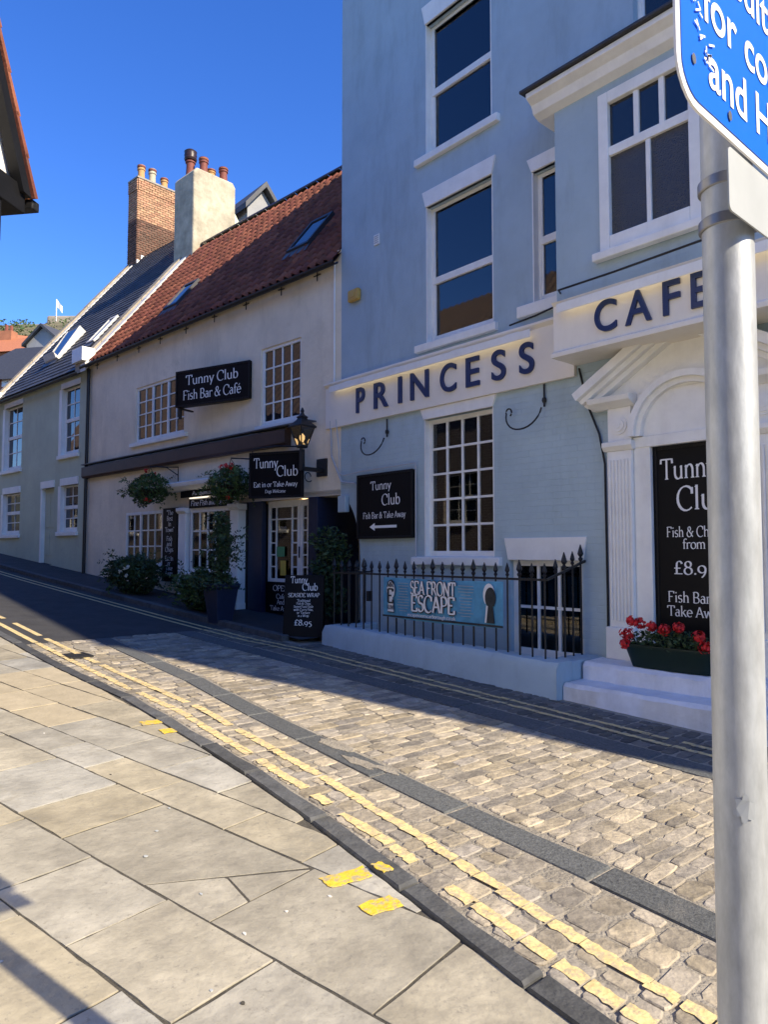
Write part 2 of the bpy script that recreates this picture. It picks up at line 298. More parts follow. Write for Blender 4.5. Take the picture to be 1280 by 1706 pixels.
# ---------------------------------------------------------------- serif lettering drawn with a broad pen
def _n(x,h=.28): return [('A',x+.16,h,.14,.18,0,150)]
GL={'a':(.44,[('L',.33,0,.33,.32,'b'),('A',.2,.32,.13,.135,0,150),('A',.19,.14,.135,.14,0,360)]),
'b':(.5,[('L',.1,0,.1,.74,'l'),('A',.26,.23,.17,.23,0,360)]),'c':(.43,[('A',.25,.23,.19,.23,45,315)]),
'd':(.52,[('L',.4,0,.4,.74,'lb'),('A',.24,.23,.17,.23,0,360)]),'e':(.46,[('A',.24,.23,.19,.23,0,318),('L',.06,.25,.42,.25,'')]),
'f':(.32,[('L',.14,0,.14,.57,'b'),('A',.26,.57,.12,.16,35,180),('L',.03,.44,.3,.44,'')]),
'g':(.46,[('A',.22,.3,.15,.155,0,360),('A',.23,-.07,.18,.12,0,360),('L',.13,.17,.14,.05,''),('L',.3,.42,.44,.45,'')]),
'h':(.52,[('L',.1,0,.1,.74,'bl'),*_n(.1),('L',.4,0,.4,.28,'b')]),'i':(.25,[('L',.12,0,.12,.45,'bl'),('D',.12,.62)]),
'k':(.49,[('L',.1,0,.1,.74,'bl'),('L',.12,.2,.38,.45,'t'),('L',.2,.27,.43,0,'b')]),'l':(.25,[('L',.12,0,.12,.74,'bl')]),
'm':(.78,[('L',.1,0,.1,.45,'bl'),*_n(.1),('L',.4,0,.4,.28,'b'),*_n(.38),('L',.68,0,.68,.28,'b')]),
'n':(.52,[('L',.1,0,.1,.45,'bl'),*_n(.1),('L',.4,0,.4,.28,'b')]),'o':(.49,[('A',.245,.23,.2,.23,0,360)]),
'p':(.5,[('L',.1,-.22,.1,.45,'bl'),('A',.26,.23,.17,.23,0,360)]),'r':(.37,[('L',.1,0,.1,.45,'bl'),('A',.25,.3,.14,.15,40,150)]),
's':(.38,[('A',.19,.34,.12,.115,35,270),('A',.19,.115,.13,.115,90,-145)]),'t':(.32,[('L',.14,.08,.14,.58,''),('A',.24,.1,.1,.1,180,310),('L',.03,.44,.3,.44,'')]),
'u':(.53,[('L',.1,.16,.1,.45,'l'),('A',.25,.17,.15,.17,180,340),('L',.4,0,.4,.45,'lb')]),'v':(.46,[('L',.06,.45,.23,0,'t'),('L',.23,0,.4,.45,'t')]),
'w':(.7,[('L',.06,.45,.2,0,'t'),('L',.2,0,.35,.45,''),('L',.35,.45,.5,0,''),('L',.5,0,.64,.45,'t')]),'y':(.47,[('L',.06,.45,.24,.02,'t'),('L',.42,.45,.15,-.22,'t')]),
'A':(.62,[('L',.05,0,.3,.7,'b'),('L',.3,.7,.57,0,'b'),('L',.14,.24,.46,.24,'')]),
'B':(.55,[('L',.1,0,.1,.7,'bt'),('A',.26,.53,.17,.17,-90,90),('A',.27,.18,.21,.18,-90,90),('L',.1,.7,.26,.7,''),('L',.1,.36,.28,.36,''),('L',.1,0,.28,0,'')]),
'C':(.66,[('A',.37,.35,.32,.37,48,312),('L',.6,.48,.6,.68,'')]),'D':(.68,[('L',.1,0,.1,.7,'bt'),('A',.28,.35,.32,.35,-90,90),('L',.1,.7,.28,.7,''),('L',.1,0,.28,0,'')]),
'E':(.56,[('L',.1,0,.1,.7,'bt'),('L',.1,.7,.47,.7,''),('L',.47,.71,.47,.57,''),('L',.1,.36,.37,.36,''),('L',.1,0,.49,0,''),('L',.49,-.01,.49,.15,'')]),
'F':(.52,[('L',.1,0,.1,.7,'bt'),('L',.1,.7,.47,.7,''),('L',.47,.71,.47,.57,''),('L',.1,.36,.37,.36,'')]),'I':(.28,[('L',.14,0,.14,.7,'bt')]),
'M':(.84,[('L',.1,0,.12,.7,'bt'),('L',.12,.7,.42,.05,''),('L',.42,.05,.7,.7,''),('L',.72,0,.7,.7,'bt')]),'N':(.7,[('L',.1,0,.1,.7,'bt'),('L',.1,.7,.58,0,''),('L',.58,0,.58,.7,'t')]),
'O':(.72,[('A',.36,.35,.31,.36,0,360)]),'P':(.53,[('L',.1,0,.1,.7,'bt'),('A',.27,.51,.2,.19,-90,90),('L',.1,.7,.28,.7,''),('L',.1,.32,.28,.32,'')]),
'R':(.6,[('L',.1,0,.1,.7,'bt'),('A',.27,.52,.19,.18,-90,90),('L',.1,.7,.28,.7,''),('L',.1,.34,.28,.34,''),('L',.27,.33,.57,0,'b')]),
'S':(.48,[('A',.24,.53,.17,.17,25,270),('A',.24,.18,.19,.18,90,-155)]),'T':(.62,[('L',.31,0,.31,.7,'b'),('L',.04,.7,.58,.7,''),('L',.045,.71,.03,.55,''),('L',.575,.71,.59,.55,'')]),
'W':(.95,[('L',.05,.7,.25,0,'t'),('L',.25,0,.47,.7,''),('L',.47,.7,.68,0,''),('L',.68,0,.9,.7,'t')]),
'8':(.46,[('A',.23,.52,.14,.15,0,360),('A',.23,.18,.18,.18,0,360)]),'9':(.46,[('A',.22,.28,.17,.18,0,360),('A',.02,.25,.37,.45,-60,10)]),
'5':(.44,[('L',.13,.43,.38,.45,''),('L',.13,.43,.12,.2,''),('A',.2,.03,.17,.19,-120,110)]),'£':(.5,[('A',.3,.5,.13,.18,15,180),('L',.17,.5,.17,.06,''),('L',.05,.32,.36,.32,''),('L',.05,.03,.45,.03,'')]),
'&':(.68,[('A',.27,.54,.12,.14,0,360),('A',.25,.19,.2,.2,110,335),('L',.2,.45,.58,0,''),('L',.44,.15,.58,.38,'t')]),'.':(.2,[('D',.1,.04)]),',':(.2,[('D',.1,.02),('L',.12,.02,.07,-.1,'')]),
'*':(.3,[('D',.15,.28)]),'"':(.25,[('L',.08,.55,.08,.72,''),('L',.17,.55,.17,.72,'')]),'-':(.34,[('L',.05,.24,.29,.24,'')]),' ':(.24,[])}
GL['é']=(.46,GL['e'][1]+[('L',.2,.54,.32,.68,'')])
def glyphs(mb,text,s0,z0,h,d,thick=.1,thin=.04,slant=0,track=0,sx=1):
    """letters in the (s,z) plane at depth d; h = cap height; returns the end"""
    k=h/.7; x=s0; e=[0]
    def P(px,pz): return (x+(px+slant*pz)*k*sx,z0+pz*k)
    def quad(a,b,c2,d2):
        e[0]=(e[0]+1)%7; dd=d-.0004*e[0]; mb.add([(p[0],dd,p[1]) for p in (a,b,c2,d2)],[(0,1,2,3)])
    def stroke(pts):
        Lf=[];Rf=[]
        for i,p in enumerate(pts):
            q0,q1=pts[max(i-1,0)],pts[min(i+1,len(pts)-1)]; dx,dz=q1[0]-q0[0],q1[1]-q0[1]; l=math.hypot(dx,dz) or 1; dx/=l; dz/=l
            a=math.atan2(dz,dx); wd=thin+(thick-thin)*abs(math.sin(a-R(18)))**1.3
            Lf.append(P(p[0]-dz*wd/2,p[1]+dx*wd/2)); Rf.append(P(p[0]+dz*wd/2,p[1]-dx*wd/2))
        e[0]=(e[0]+1)%7; dd=d-.0004*e[0]; n=len(pts)
        mb.add([(p[0],dd,p[1]) for p in Lf+Rf],[(i,n+i,n+i+1,i+1) for i in range(n-1)])
    for ch in text:
        adv,st=GL.get(ch,GL[' '])
        for q in st:
            if q[0]=='L':
                _,a,b,c2,d2,fl=q; stroke([(a,b),(c2,d2)])
                (bx,bz),(tx,tz)=((a,b),(c2,d2)) if b<d2 else ((c2,d2),(a,b))
                hw=.085 if thick>.05 else .06; t=.035
                if 'b' in fl: quad(P(bx-hw,bz),P(bx+hw,bz),P(bx+hw*.9,bz+t),P(bx-hw*.9,bz+t))
                if 't' in fl: quad(P(tx-hw*.9,tz-t),P(tx+hw*.9,tz-t),P(tx+hw,tz),P(tx-hw,tz))
                if 'l' in fl: quad(P(tx-hw,tz-.06),P(tx,tz-.06),P(tx+.03,tz),P(tx-hw*.4,tz-.02))
            elif q[0]=='A':
                _,cx,cz,rx,rz,a0,a1=q; n=max(5,int(abs(a1-a0)/18)); stroke([(cx+rx*math.cos(R(a0+(a1-a0)*i/n)),cz+rz*math.sin(R(a0+(a1-a0)*i/n))) for i in range(n+1)])
            else:
                _,cx,cz=q; r=.055; quad(P(cx-r,cz-r*.4),P(cx,cz-r),P(cx+r,cz+r*.4),P(cx,cz+r)); quad(P(cx-r,cz+r*.4),P(cx-r*.4,cz-r),P(cx+r,cz-r*.4),P(cx+r*.4,cz+r))
        x+=(adv+track)*k*sx
    return x
def textw(text,h,track=0,sx=1): return sum(GL.get(c,GL[' '])[0]+track for c in text)*h/.7*sx
def lettering(par,lines,d,m='letter_white',**kw):
    """lines: (text, centre s, baseline z, cap height[, width to fill])"""
    for ln in lines:
        t,sx0,z,h=ln[:4]; mb=MB(); sc_=1
        wd=textw(t,h); 
        if len(ln)>4: sc_=ln[4]/wd; wd=ln[4]
        glyphs(mb,t,sx0-wd/2,z,h,d,sx=sc_,**kw); mb.build('lettering',m,par)
def font_mesh(txt,h,extrude,m,name='letter',fit_w=None):
    cu=bpy.data.curves.new('t','FONT'); cu.body=txt; cu.size=1; cu.extrude=0; cu.offset=.012
    ob=bpy.data.objects.new('t',cu); col.objects.link(ob); bpy.context.view_layer.update()
    me=bpy.data.meshes.new_from_object(ob.evaluated_get(bpy.context.evaluated_depsgraph_get())); bpy.data.objects.remove(ob); bpy.data.curves.remove(cu)
    xs=[v.co.x for v in me.vertices]; ys=[v.co.y for v in me.vertices]; x0,x1=min(xs),max(xs); y0,y1=min(ys),max(ys)
    k=h/(y1-y0) if len(txt)==1 else h/.7; kx=(fit_w/(x1-x0)) if fit_w else k
    V=[((v.co.x-x0)*kx,(v.co.y-(y0 if len(txt)==1 else 0))*k) for v in me.vertices]; F=[tuple(p.vertices) for p in me.polygons]
    bpy.data.meshes.remove(me); return V,F,(x1-x0)*kx
def font_part(par,txt,s0,z0,h,d,depth,m,name='letter',fit_w=None):
    V,F,wd=font_mesh(txt,h,0,m,name,fit_w); mb=MB(); n=len(V)
    mb.v=[(s0+a,d-depth,z0+b) for a,b in V]; mb.f=list(F)
    if depth>.006:
        mb.v+=[(s0+a,d,z0+b) for a,b in V]; ed={}
        for f in F:
            for i in range(len(f)):
                k=(f[i],f[(i+1)%len(f)]); ed[k]=1
        for (a,b) in ed:
            if (b,a) not in ed: mb.f.append((a,b,n+b,n+a))
    return mb.build(name,m,par)
def sign_board(par,s0,s1,z0,z1,d,th=.05,m='sign_black',frame=None):
    o=MB().box(s0,s1,d,d+th,z0,z1).build('board',m,par,bevel=.006)
    if frame: 
        f=.035; MB().box(s0-.004,s0+f,d-.012,d+.01,z0-.004,z1+.004).box(s1-f,s1+.004,d-.012,d+.01,z0-.004,z1+.004).box(s0+f,s1-f,d-.0115,d+.01,z0-.004,z0+f).box(s0+f,s1-f,d-.0115,d+.01,z1-f,z1+.004).build('frame',frame,par,bevel=.004)
    return o
# ---------------------------------------------------------------- ground, road, setts, flags
KOX=[-45,-14,-10.8,-9,-6.9,-5.2,-4.2,-3.1,-2.5,-1.9,-1.46,4,14]; KOY=[.3,2.62,2.74,2.76,2.85,2.76,2.69,2.56,2.46,2.37,2.31,1.75,1.0]
def KO(x): return interp(x,KOX,KOY)
def KI(x): return KO(x)-.125
def S1(x): return interp(x,[-10.6,-7.54,-5.45,-4.32,-3.5,-2.53,-1.72,-1.39,4],[3.66,3.6,3.37,3.3,3.22,3.18,3.14,3.11,2.95])
def S2(x): return interp(x,[-10.6,-8,-5,4],[4.85,5.08,5.18,5.15])
def FK(x): return 5.4+.0857*(x+15)             # far kerb in front of the cream and green houses
def FE(x): return 6.32 if x>-8.5 else FK(x)
def sheet(name,xs,ylo,yhi,dz,m,ny=1):
    mb=MB(); n=ny+1
    for x in xs:
        for j in range(n): y=ylo(x)+(yhi(x)-ylo(x))*j/ny; mb.v.append((x,y,g(x)+dz))
    for i in range(len(xs)-1):
        for j in range(ny): a=i*n+j; mb.f.append((a,a+n,a+n+1,a+1))
    return mb.build(name,m)
def frange(a,b,st): 
    n=max(1,int(round((b-a)/st))); return [a+(b-a)*i/n for i in range(n+1)]
struct(sheet('ground',[-1500,-700,-400,-250,-150,-100]+frange(-60,20,2)+[40,80,150,400,1500],lambda x:-1500,lambda x:1500,-.16,'terrain'))
struct(sheet('road',frange(-60,-10.4,.8),lambda x:KO(x)-.2,lambda x:FK(x)+.2,-.006,'asphalt'))
road2=struct(sheet('sett_road',frange(-10.4,14,.4),lambda x:KO(x)-.2,lambda x:7.4,-.0085,'mortar_road'))
pav=struct(sheet('pavement',frange(-45,14,.8),lambda x:-30,lambda x:KI(x)+.03,-.0035,'flag_joint'))
# far raised pavement and its kerb
fp=struct(sheet('far_pavement',frange(-45,-8.7,.6),lambda x:FK(x)+.1,lambda x:9.5,.075 if 0 else .06,'asphalt'))
def slab_mesh(name,poly,h,m,bev=.008,jit=0):
    """polygon (world xy about its centre), top at z=0, chamfered edge"""
    n=len(poly); cx=sum(p[0] for p in poly)/n; cy=sum(p[1] for p in poly)/n
    mb=MB()
    ins=[]
    for (x,y) in poly:
        dx,dy=cx-x,cy-y; l=math.hypot(dx,dy) or 1; ins.append((x+dx/l*bev*1.5+rnd.uniform(-jit,jit),y+dy/l*bev*1.5+rnd.uniform(-jit,jit)))
    mb.v=[(x-cx,y-cy,-h) for x,y in poly]+[(x-cx,y-cy,-bev) for x,y in poly]+[(x-cx,y-cy,0) for x,y in ins]
    mb.f=[tuple(2*n+i for i in range(n))]
    for i in range(n):
        j=(i+1)%n; mb.f+=[(i,j,n+j,n+i),(n+i,n+j,2*n+j,2*n+i)]
    return mb.mesh(name,m),cx,cy
def area(p): return .5*sum(p[i][0]*p[(i+1)%len(p)][1]-p[(i+1)%len(p)][0]*p[i][1] for i in range(len(p)))
def put_slab(name,poly,h,m,parent,dz=0,tilt=.25,bev=.008,jit=0):
    if area(poly)<0: poly=poly[::-1]
    me,cx,cy=slab_mesh(name,poly,h,m,bev,jit)
    o=bpy.data.objects.new(name,me); col.objects.link(o); o.parent=parent
    o.location=(cx,cy,g(cx)+dz); o.rotation_euler=(R(rnd.uniform(-tilt,tilt)),-math.atan(slope(cx))+R(rnd.uniform(-tilt,tilt)),0)
    return o
# kerb stones along the near pavement
x=-30.0
while x<6:
    l=rnd.uniform(.75,1.05) if x>-10.8 else 1.5; x1=x+l; e=.006
    put_slab('kerb_stone',[(x+e,KI(x)+.004),(x1-e,KI(x1)+.004),(x1-e,KO(x1)),((x+x1)/2,KO((x+x1)/2)+rnd.uniform(-.006,.006)),(x+e,KO(x))],.14,'kerb',pav,.012 if x<-6 else .022,.2,.012,.003); x=x1
x=-40.0
while x<-9.6:
    x1=x+1.0; put_slab('kerb_stone',[(x+.006,FK(x)),(x1-.006,FK(x1)),(x1-.006,FK(x1)+.14),(x+.006,FK(x)+.14)],.16,'kerb',fp,.085,.1,.012); x=x1
# flagstones in courses turned 10.5 degrees from the street
FA=R(10.5); fc,fs=math.cos(FA),math.sin(FA)
def uv(u,v): return (u*fc-v*fs,u*fs+v*fc)
def clip(poly,a,b,c):           # keep a*x+b*y<=c
    out=[]
    for i in range(len(poly)):
        p,q=poly[i],poly[(i+1)%len(poly)]; dp=a*p[0]+b*p[1]-c; dq=a*q[0]+b*q[1]-c
        if dp<=0: out.append(p)
        if dp*dq<0: t=dp/(dp-dq); out.append((p[0]+(q[0]-p[0])*t,p[1]+(q[1]-p[1])*t))
    return out
VC=[-4.4,-3.8,-3.3,-2.7,-2.1,-1.6,-1.0,-.5,.05,.55,1.05,1.53,2.02,2.67,3.0,3.45,3.85,4.25,4.6]
FIX={1.05:[-3.9,-3.2,-2.42,-1.7,-.9],1.53:[-4.2,-3.48,-2.83,-2.13,-1.4,-.6],2.02:[-5.1,-4.31,-3.80,-2.54,-1.63,-.7],2.67:[-5.9,-5.3,-4.75,-4.05,-3.24,-2.63,-1.9],3.0:[-6.6,-5.9,-5.0,-4.35,-3.7,-3.0]}
crack=(-3.18,1.78)
for i in range(len(VC)-1):
    v0,v1=VC[i],VC[i+1]; us=list(FIX.get(v0,[]))
    lo=us[0] if us else 0.0
    if not us: us=[rnd.uniform(-.3,.3)]
    while us[0]>-13: us.insert(0,us[0]-rnd.uniform(.55,1.0))
    while us[-1]<4: us.append(us[-1]+rnd.uniform(.55,1.0))
    for u0,u1 in zip(us,us[1:]):
        e=.0075; P=[uv(u0+e,v0+e),uv(u1-e,v0+e),uv(u1-e,v1-e),uv(u0+e,v1-e)]
        cx=sum(p[0] for p in P)/4
        if cx<-11 or cx>3.2: continue
        xa,xb=cx-.6,cx+.6; ya,yb=KI(xa),KI(xb); a=-(yb-ya); b=(xb-xa); c=a*xa+b*ya
        P=clip(P,a,b,c-.004)
        if len(P)<3 or abs(area(P))<.012: continue
        if abs(v0-2.02)<.01 and abs(u0+3.80)<.01:      # the slab broken in three
            k0,k1,k2=(-3.03,v0+e),(-2.80,2.33),(u1-e,2.25)
            A_=[uv(u0+e,v0+e),uv(k0[0]-.008,k0[1]),uv(k1[0]-.012,k1[1]+.004),uv(u1-.03,v1-e),uv(u0+e,v1-e)]
            B_=[uv(k0[0]+.008,k0[1]),uv(u1-e,v0+e),uv(k2[0],k2[1]-.008),uv(k1[0]+.02,k1[1]-.012),uv(k1[0]-.004,k1[1]-.014)]
            C_=[uv(k1[0]+.012,k1[1]+.002),uv(k2[0],k2[1]+.008),uv(u1-e,v1-.02)]
            for q in (A_,B_,C_): put_slab('flagstone',q,.06,'flag',pav,rnd.uniform(0,.004),.15,.0015,.003)
            continue
        cy=sum(p[1] for p in P)/len(P); tact=(-8.95<cx<-6.7 and 1.75<cy)
        Q=[]
        for i_ in range(len(P)):
            p,q=P[i_],P[(i_+1)%len(P)]; l_=math.hypot(q[0]-p[0],q[1]-p[1]); nn_=max(1,int(l_/.09))
            for k_ in range(nn_): t_=k_/nn_; j_=.0035 if k_ else .005; Q.append((p[0]+(q[0]-p[0])*t_+rnd.uniform(-j_,j_),p[1]+(q[1]-p[1])*t_+rnd.uniform(-j_,j_)))
        P=Q
        put_slab('flagstone',P,.06,'tactile' if tact else 'flag',pav,rnd.uniform(0,.005),.2,.0015,.003)
# setts
SV=[]
for k in range(6):
    mb=MB(); rr=random.Random(k+40); ring=[]
    for i,(ax,ay) in enumerate([(-.5,-.34),(-.36,-.5),(.36,-.5),(.5,-.34),(.5,.34),(.36,.5),(-.36,.5),(-.5,.34)]): ring.append((ax*rr.uniform(.86,1.05),ay*rr.uniform(.88,1.05)))
    mb.v=[(x,y,-.07) for x,y in ring]+[(x,y,-.0065+rr.uniform(-.003,.002)) for x,y in ring]+[(x*.90,y*.90,rr.uniform(-.0035,.0015)) for x,y in ring]+[(0,0,rr.uniform(-.003,.002))]
    for i in range(8):
        j=(i+1)%8; mb.f+=[(i,j,8+j,8+i),(8+i,8+j,16+j,16+i),(16+i,16+j,24)]
    SV.append(mb)
SVM=[m.mesh('sett','sett') for m in SV]; SVD=[m.mesh('sett','sett_shade') for m in SV]
stones=[]
def band(x0,x1,ylo,yhi,wx,ly,jw,zj):
    x=x0
    while x<x1:
        wd=rnd.uniform(wx*.72,wx*1.28); cx=x+wd/2; y=ylo(cx)+rnd.uniform(0,.03); ye=yhi(cx)
        while y<ye-.05:
            l=rnd.uniform(ly*.55,ly*1.45)
            if ye-y-l<.08: l=ye-y
            stones.append((cx+rnd.uniform(-.008,.008),y+l/2,wd-jw,l-jw,g(cx)+rnd.uniform(-zj,zj)-(.004 if rnd.random()<.06 else 0),rnd.randrange(6),rnd.uniform(-3,3))); y+=l
        x+=wd
band(-10.4,1.8,lambda x:KO(x)+.012,lambda x:S1(x)-.006,.15,.165,.012,.003)
band(-10.4,1.8,lambda x:S1(x)+.245,lambda x:S2(x)-.006,.11,.23,.004,.004)
band(-10.4,1.8,lambda x:S2(x)+.315,lambda x:FE(x)-.01,.12,.20,.006,.003)
def seen(s):
    p=Vector((s[0],s[1],s[4]))-CAM; z=p.dot(CF)
    if z<.3: return 99
    X=CX+FPX*p.dot(rt)/z; Y=CY-FPX*p.dot(CU)/z
    return z if -20<X<1215 and Y<1730 else 60+z
stones.sort(key=seen)
for s in stones[:300]:
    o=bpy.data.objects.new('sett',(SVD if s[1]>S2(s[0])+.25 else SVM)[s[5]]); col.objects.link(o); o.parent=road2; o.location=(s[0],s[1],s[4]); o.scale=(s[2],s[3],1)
    o.rotation_euler=(R(rnd.uniform(-1.3,1.3)),-math.atan(slope(s[0]))+R(rnd.uniform(-1.3,1.3)),R(s[6]))
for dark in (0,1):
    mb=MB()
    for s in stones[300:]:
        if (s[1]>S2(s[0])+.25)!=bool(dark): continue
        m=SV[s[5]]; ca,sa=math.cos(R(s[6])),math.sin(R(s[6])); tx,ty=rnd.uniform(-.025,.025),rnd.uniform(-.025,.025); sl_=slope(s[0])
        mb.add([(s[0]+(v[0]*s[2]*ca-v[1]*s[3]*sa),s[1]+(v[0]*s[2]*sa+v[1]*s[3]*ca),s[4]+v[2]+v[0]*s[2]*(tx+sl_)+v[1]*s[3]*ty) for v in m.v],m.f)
    o=mb.build('sett_mass','sett_shade' if dark else 'sett',road2,kind='stuff')
# granite wheel strips
for fn,wd,nm in ((S1,.235,0),(S2,.30,1)):
    x=-10.4
    while x<2.5:
        l=rnd.uniform(.75,1.1); x1=x+l; e=.006; y0=fn(x)+e; y1=fn(x1)+e
        put_slab('granite_slab',[(x+e,y0),(x1-e,y1),(x1-e,y1+wd-.014),((x+x1)/2,(y0+y1)/2+wd-.012),(x+e,y0+wd-.014)],.1,'granite',road2,.002+rnd.uniform(-.003,.003),.25,.009,.004); x=x1
# pale worn concrete patches on the first strip
for (cx,cy,r) in ((-4.55,3.5,.16),(-4.1,3.38,.13),(-3.86,3.44,.09),(-9.8,3.3,.2)):
    n=14; P=[(cx+r*1.6*math.cos(6.283*i/n)*rnd.uniform(.6,1.1),cy+r*.5*math.sin(6.283*i/n)*rnd.uniform(.6,1.1)) for i in range(n)]
    put_slab('worn_patch',P,.02,'mortar_road',road2,.008,0,.002)
# painted lines: paint lies on each stone it crosses
def YA(x): return interp(x,[-45,-14,-12.2,-9.5,-6.2,-4,-3,-2.2,-1.5,4],[.42,2.74,2.86,2.92,2.97,2.78,2.66,2.53,2.43,1.9])
def YF(x): return interp(x,[-45,-12,-9.5,-8,-5,4],[FK(-45)-.43,FK(-12)-.43,5.45,5.70,5.72,5.70])
def paint(name,fn,wd,skip,label):
    mb=MB()
    for s in stones:
        x0,x1=s[0]-s[2]/2-.004,s[0]+s[2]/2+.004; y0,y1=s[1]-s[3]/2-.006,s[1]+s[3]/2+.006; c=fn(s[0])
        a,b=max(y0,c-wd/2),min(y1,c+wd/2)
        if b-a<.015 or rnd.random()<skip: continue
        n=6; top=[];bot=[]
        j=.008; x0+=rnd.uniform(-.012,.012); x1-=rnd.uniform(-.012,.012)
        for i in range(n+1):
            xx=x0+(x1-x0)*i/n; sh=fn(xx)-c
            lo=max(y0,c+sh-wd/2+rnd.uniform(-j,j)); hi=min(y1,c+sh+wd/2+rnd.uniform(-j,j))
            if hi-lo<.004: hi=lo+.004
            bot.append((xx,lo)); top.append((xx,hi))
        zz=lambda q:(q[0],q[1],s[4]+slope(s[0])*(q[0]-s[0])+.0038)
        k=len(mb.v); mb.v+=[zz(q) for q in bot]+[zz(q) for q in top]; mb.f+=[(k+i,k+i+1,k+n+2+i,k+n+1+i) for i in range(n)]
    xs=frange(-45,-10.45,.25)
    for xa,xb in zip(xs,xs[1:]):
        if rnd.random()<.06 and xa>-14: continue
        k=len(mb.v); mb.v+=[(xa,fn(xa)-wd/2+rnd.uniform(-.006,.006),g(xa)-.001),(xb,fn(xb)-wd/2,g(xb)-.001),(xb,fn(xb)+wd/2,g(xb)-.001),(xa,fn(xa)+wd/2,g(xa)-.001)]; mb.f.append((k,k+1,k+2,k+3))
    o=mb.build(name,'yellow_paint'); o['kind']='structure'; return o
paint('yellow_line',YA,.075,.04,''); paint('yellow_line',lambda x:YA(x)+.205,.075,.07,'')
paint('yellow_line',YF,.06,.0,''); paint('yellow_line',lambda x:YF(x)+.17,.06,.02,'')
# bright yellow kerb ticks on the flags
def blob(P,m,dz,name,par):
    Q=[]
    for i in range(len(P)):
        a,b=P[i],P[(i+1)%len(P)]
        for k in range(5): t=k/5; Q.append((a[0]+(b[0]-a[0])*t+rnd.uniform(-.009,.009),a[1]+(b[1]-a[1])*t+rnd.uniform(-.009,.009)))
    return put_slab(name,Q,.003,m,par,dz,0,.001)
def tick(c,wd,ln): 
    u=Vector((.99,-.12)); v=Vector((.12,.99)); c=Vector(c); return [tuple(c+u*a+v*b) for a,b in ((-wd,-ln),(wd,-ln),(wd,ln),(-wd,ln))]
for (c,a,b) in (((-2.80,2.235),.055,.12),((-2.50,2.19),.055,.09),((-2.74,2.41),.05,.035),((-5.98,2.60),.06,.08),((-5.66,2.62),.06,.07)):
    blob(tick(c,a,b),'yellow_bright',.03 if b<.04 else .0095,'yellow_tick',pav)
# ---------------------------------------------------------------- blue corner house
BZ=-.2
blue=thing('blue_house','tall pale blue painted house with white sash windows and projecting bay','house',BF,BZ)
Z0=BZ
arc=[(-8.72,Z0),(-8.72,1.55)]+[(-8.72-.52*(1-math.cos(R(a))) ,1.55+1.05*math.sin(R(a))) for a in range(10,91,10)]+[(-9.23,2.75)]
upper_out=[(6.6,3.8),(6.6,12.2),(-9.23,12.2),(-9.23,3.8)]
UW=(-7.21,-5.96,7.54,9.54); MW=(-7.21,-5.96,4.73,6.75); NW=(-5.31,-4.4,4.82,6.5); LW=(-7.26,-5.98,1.64,3.61); BW=(-5.72,-4.67,.42,1.60)
DW=(-3.78,-2.95,.53,2.83)
XW=[(-1.3,.0),(2.0,3.3)]
holes=[rect(*UW),rect(*MW),rect(*NW),rect(-3.9,-2.7,7.6,9.5)]+[rect(a,b,z,z+2.0) for a,b in XW for z in (4.73,7.54)]
wall('upper_wall',upper_out,holes,'blue_paint',blue,.16,.3)
low_out=[(6.6,Z0),(6.6,3.797),(-9.23,3.797)]+arc[::-1]
wall('lower_wall',low_out,[rect(*LW),rect(*BW),rect(*DW),rect(-1.3,0,1.64,3.5),rect(2,3.3,1.64,3.5)],'blue_brick_paint',blue,.14,.3)
MB().box(-9.23,-8.93,.301,6.5,2.75,12.2).build('side_wall','blue_paint',blue)
MB().box(6.3,6.6,.301,6.5,Z0,12.2).box(-9.23,6.6,6.2,6.5,Z0,12.2).build('rear_wall','blue_paint',blue)
MB().box(-8.72,-8.5,.301,6.2,Z0,2.745).build('passage_wall','cream_render',blue)
MB().box(-9.3,6.7,-.12,6.6,12.203,12.35).build('roof','lead',blue)
MB().box(-8.9,6.3,2.6,2.7,Z0,12.1).box(-8.9,6.3,.31,2.6,4.0,4.15).box(-8.9,6.3,.31,2.6,7.0,7.15).build('interior_wall','interior',blue)
w_=window(blue,*UW,.10,1,2,glass='glass_clear',sash=True,rail=.47); lintel(w_,UW[0],UW[1],UW[3],UW[3]+.3); sill(w_,UW[0]-.2,UW[1]+.14,UW[2]); 
w_=window(blue,*MW,.10,1,2,glass='glass_clear',sash=True,rail=.44); lintel(w_,MW[0],MW[1],MW[3],MW[3]+.24); sill(w_,MW[0]-.2,MW[1]+.08,MW[2])
w_=window(blue,*NW,.10,1,2,glass='glass_clear',sash=True,rail=.46); lintel(w_,NW[0],NW[1],NW[3],NW[3]+.18); sill(w_,NW[0]-.22,NW[1]+.1,NW[2],h=.16)
w_=window(blue,-3.9,-2.7,7.6,9.5,.10,2,4,sash=True)
for a,b in XW:
    for z in (4.73,7.54):
        w_=window(blue,a,b,z,z+2,.1,1,2,sash=True); sill(w_,a-.15,b+.15,z); lintel(w_,a,b,z+2,z+2.24)
for a,b in ((-1.3,0),(2,3.3)): w_=window(blue,a,b,1.64,3.5,.1,4,5,glass='glass_clear'); sill(w_,a-.15,b+.15,1.64)
w_=window(blue,*LW,.085,4,5,fw_=.06,bar=.03,glass='glass_clear'); lintel(w_,LW[0],LW[1],LW[3],3.77); sill(w_,LW[0]-.23,LW[1]+.13,LW[2])
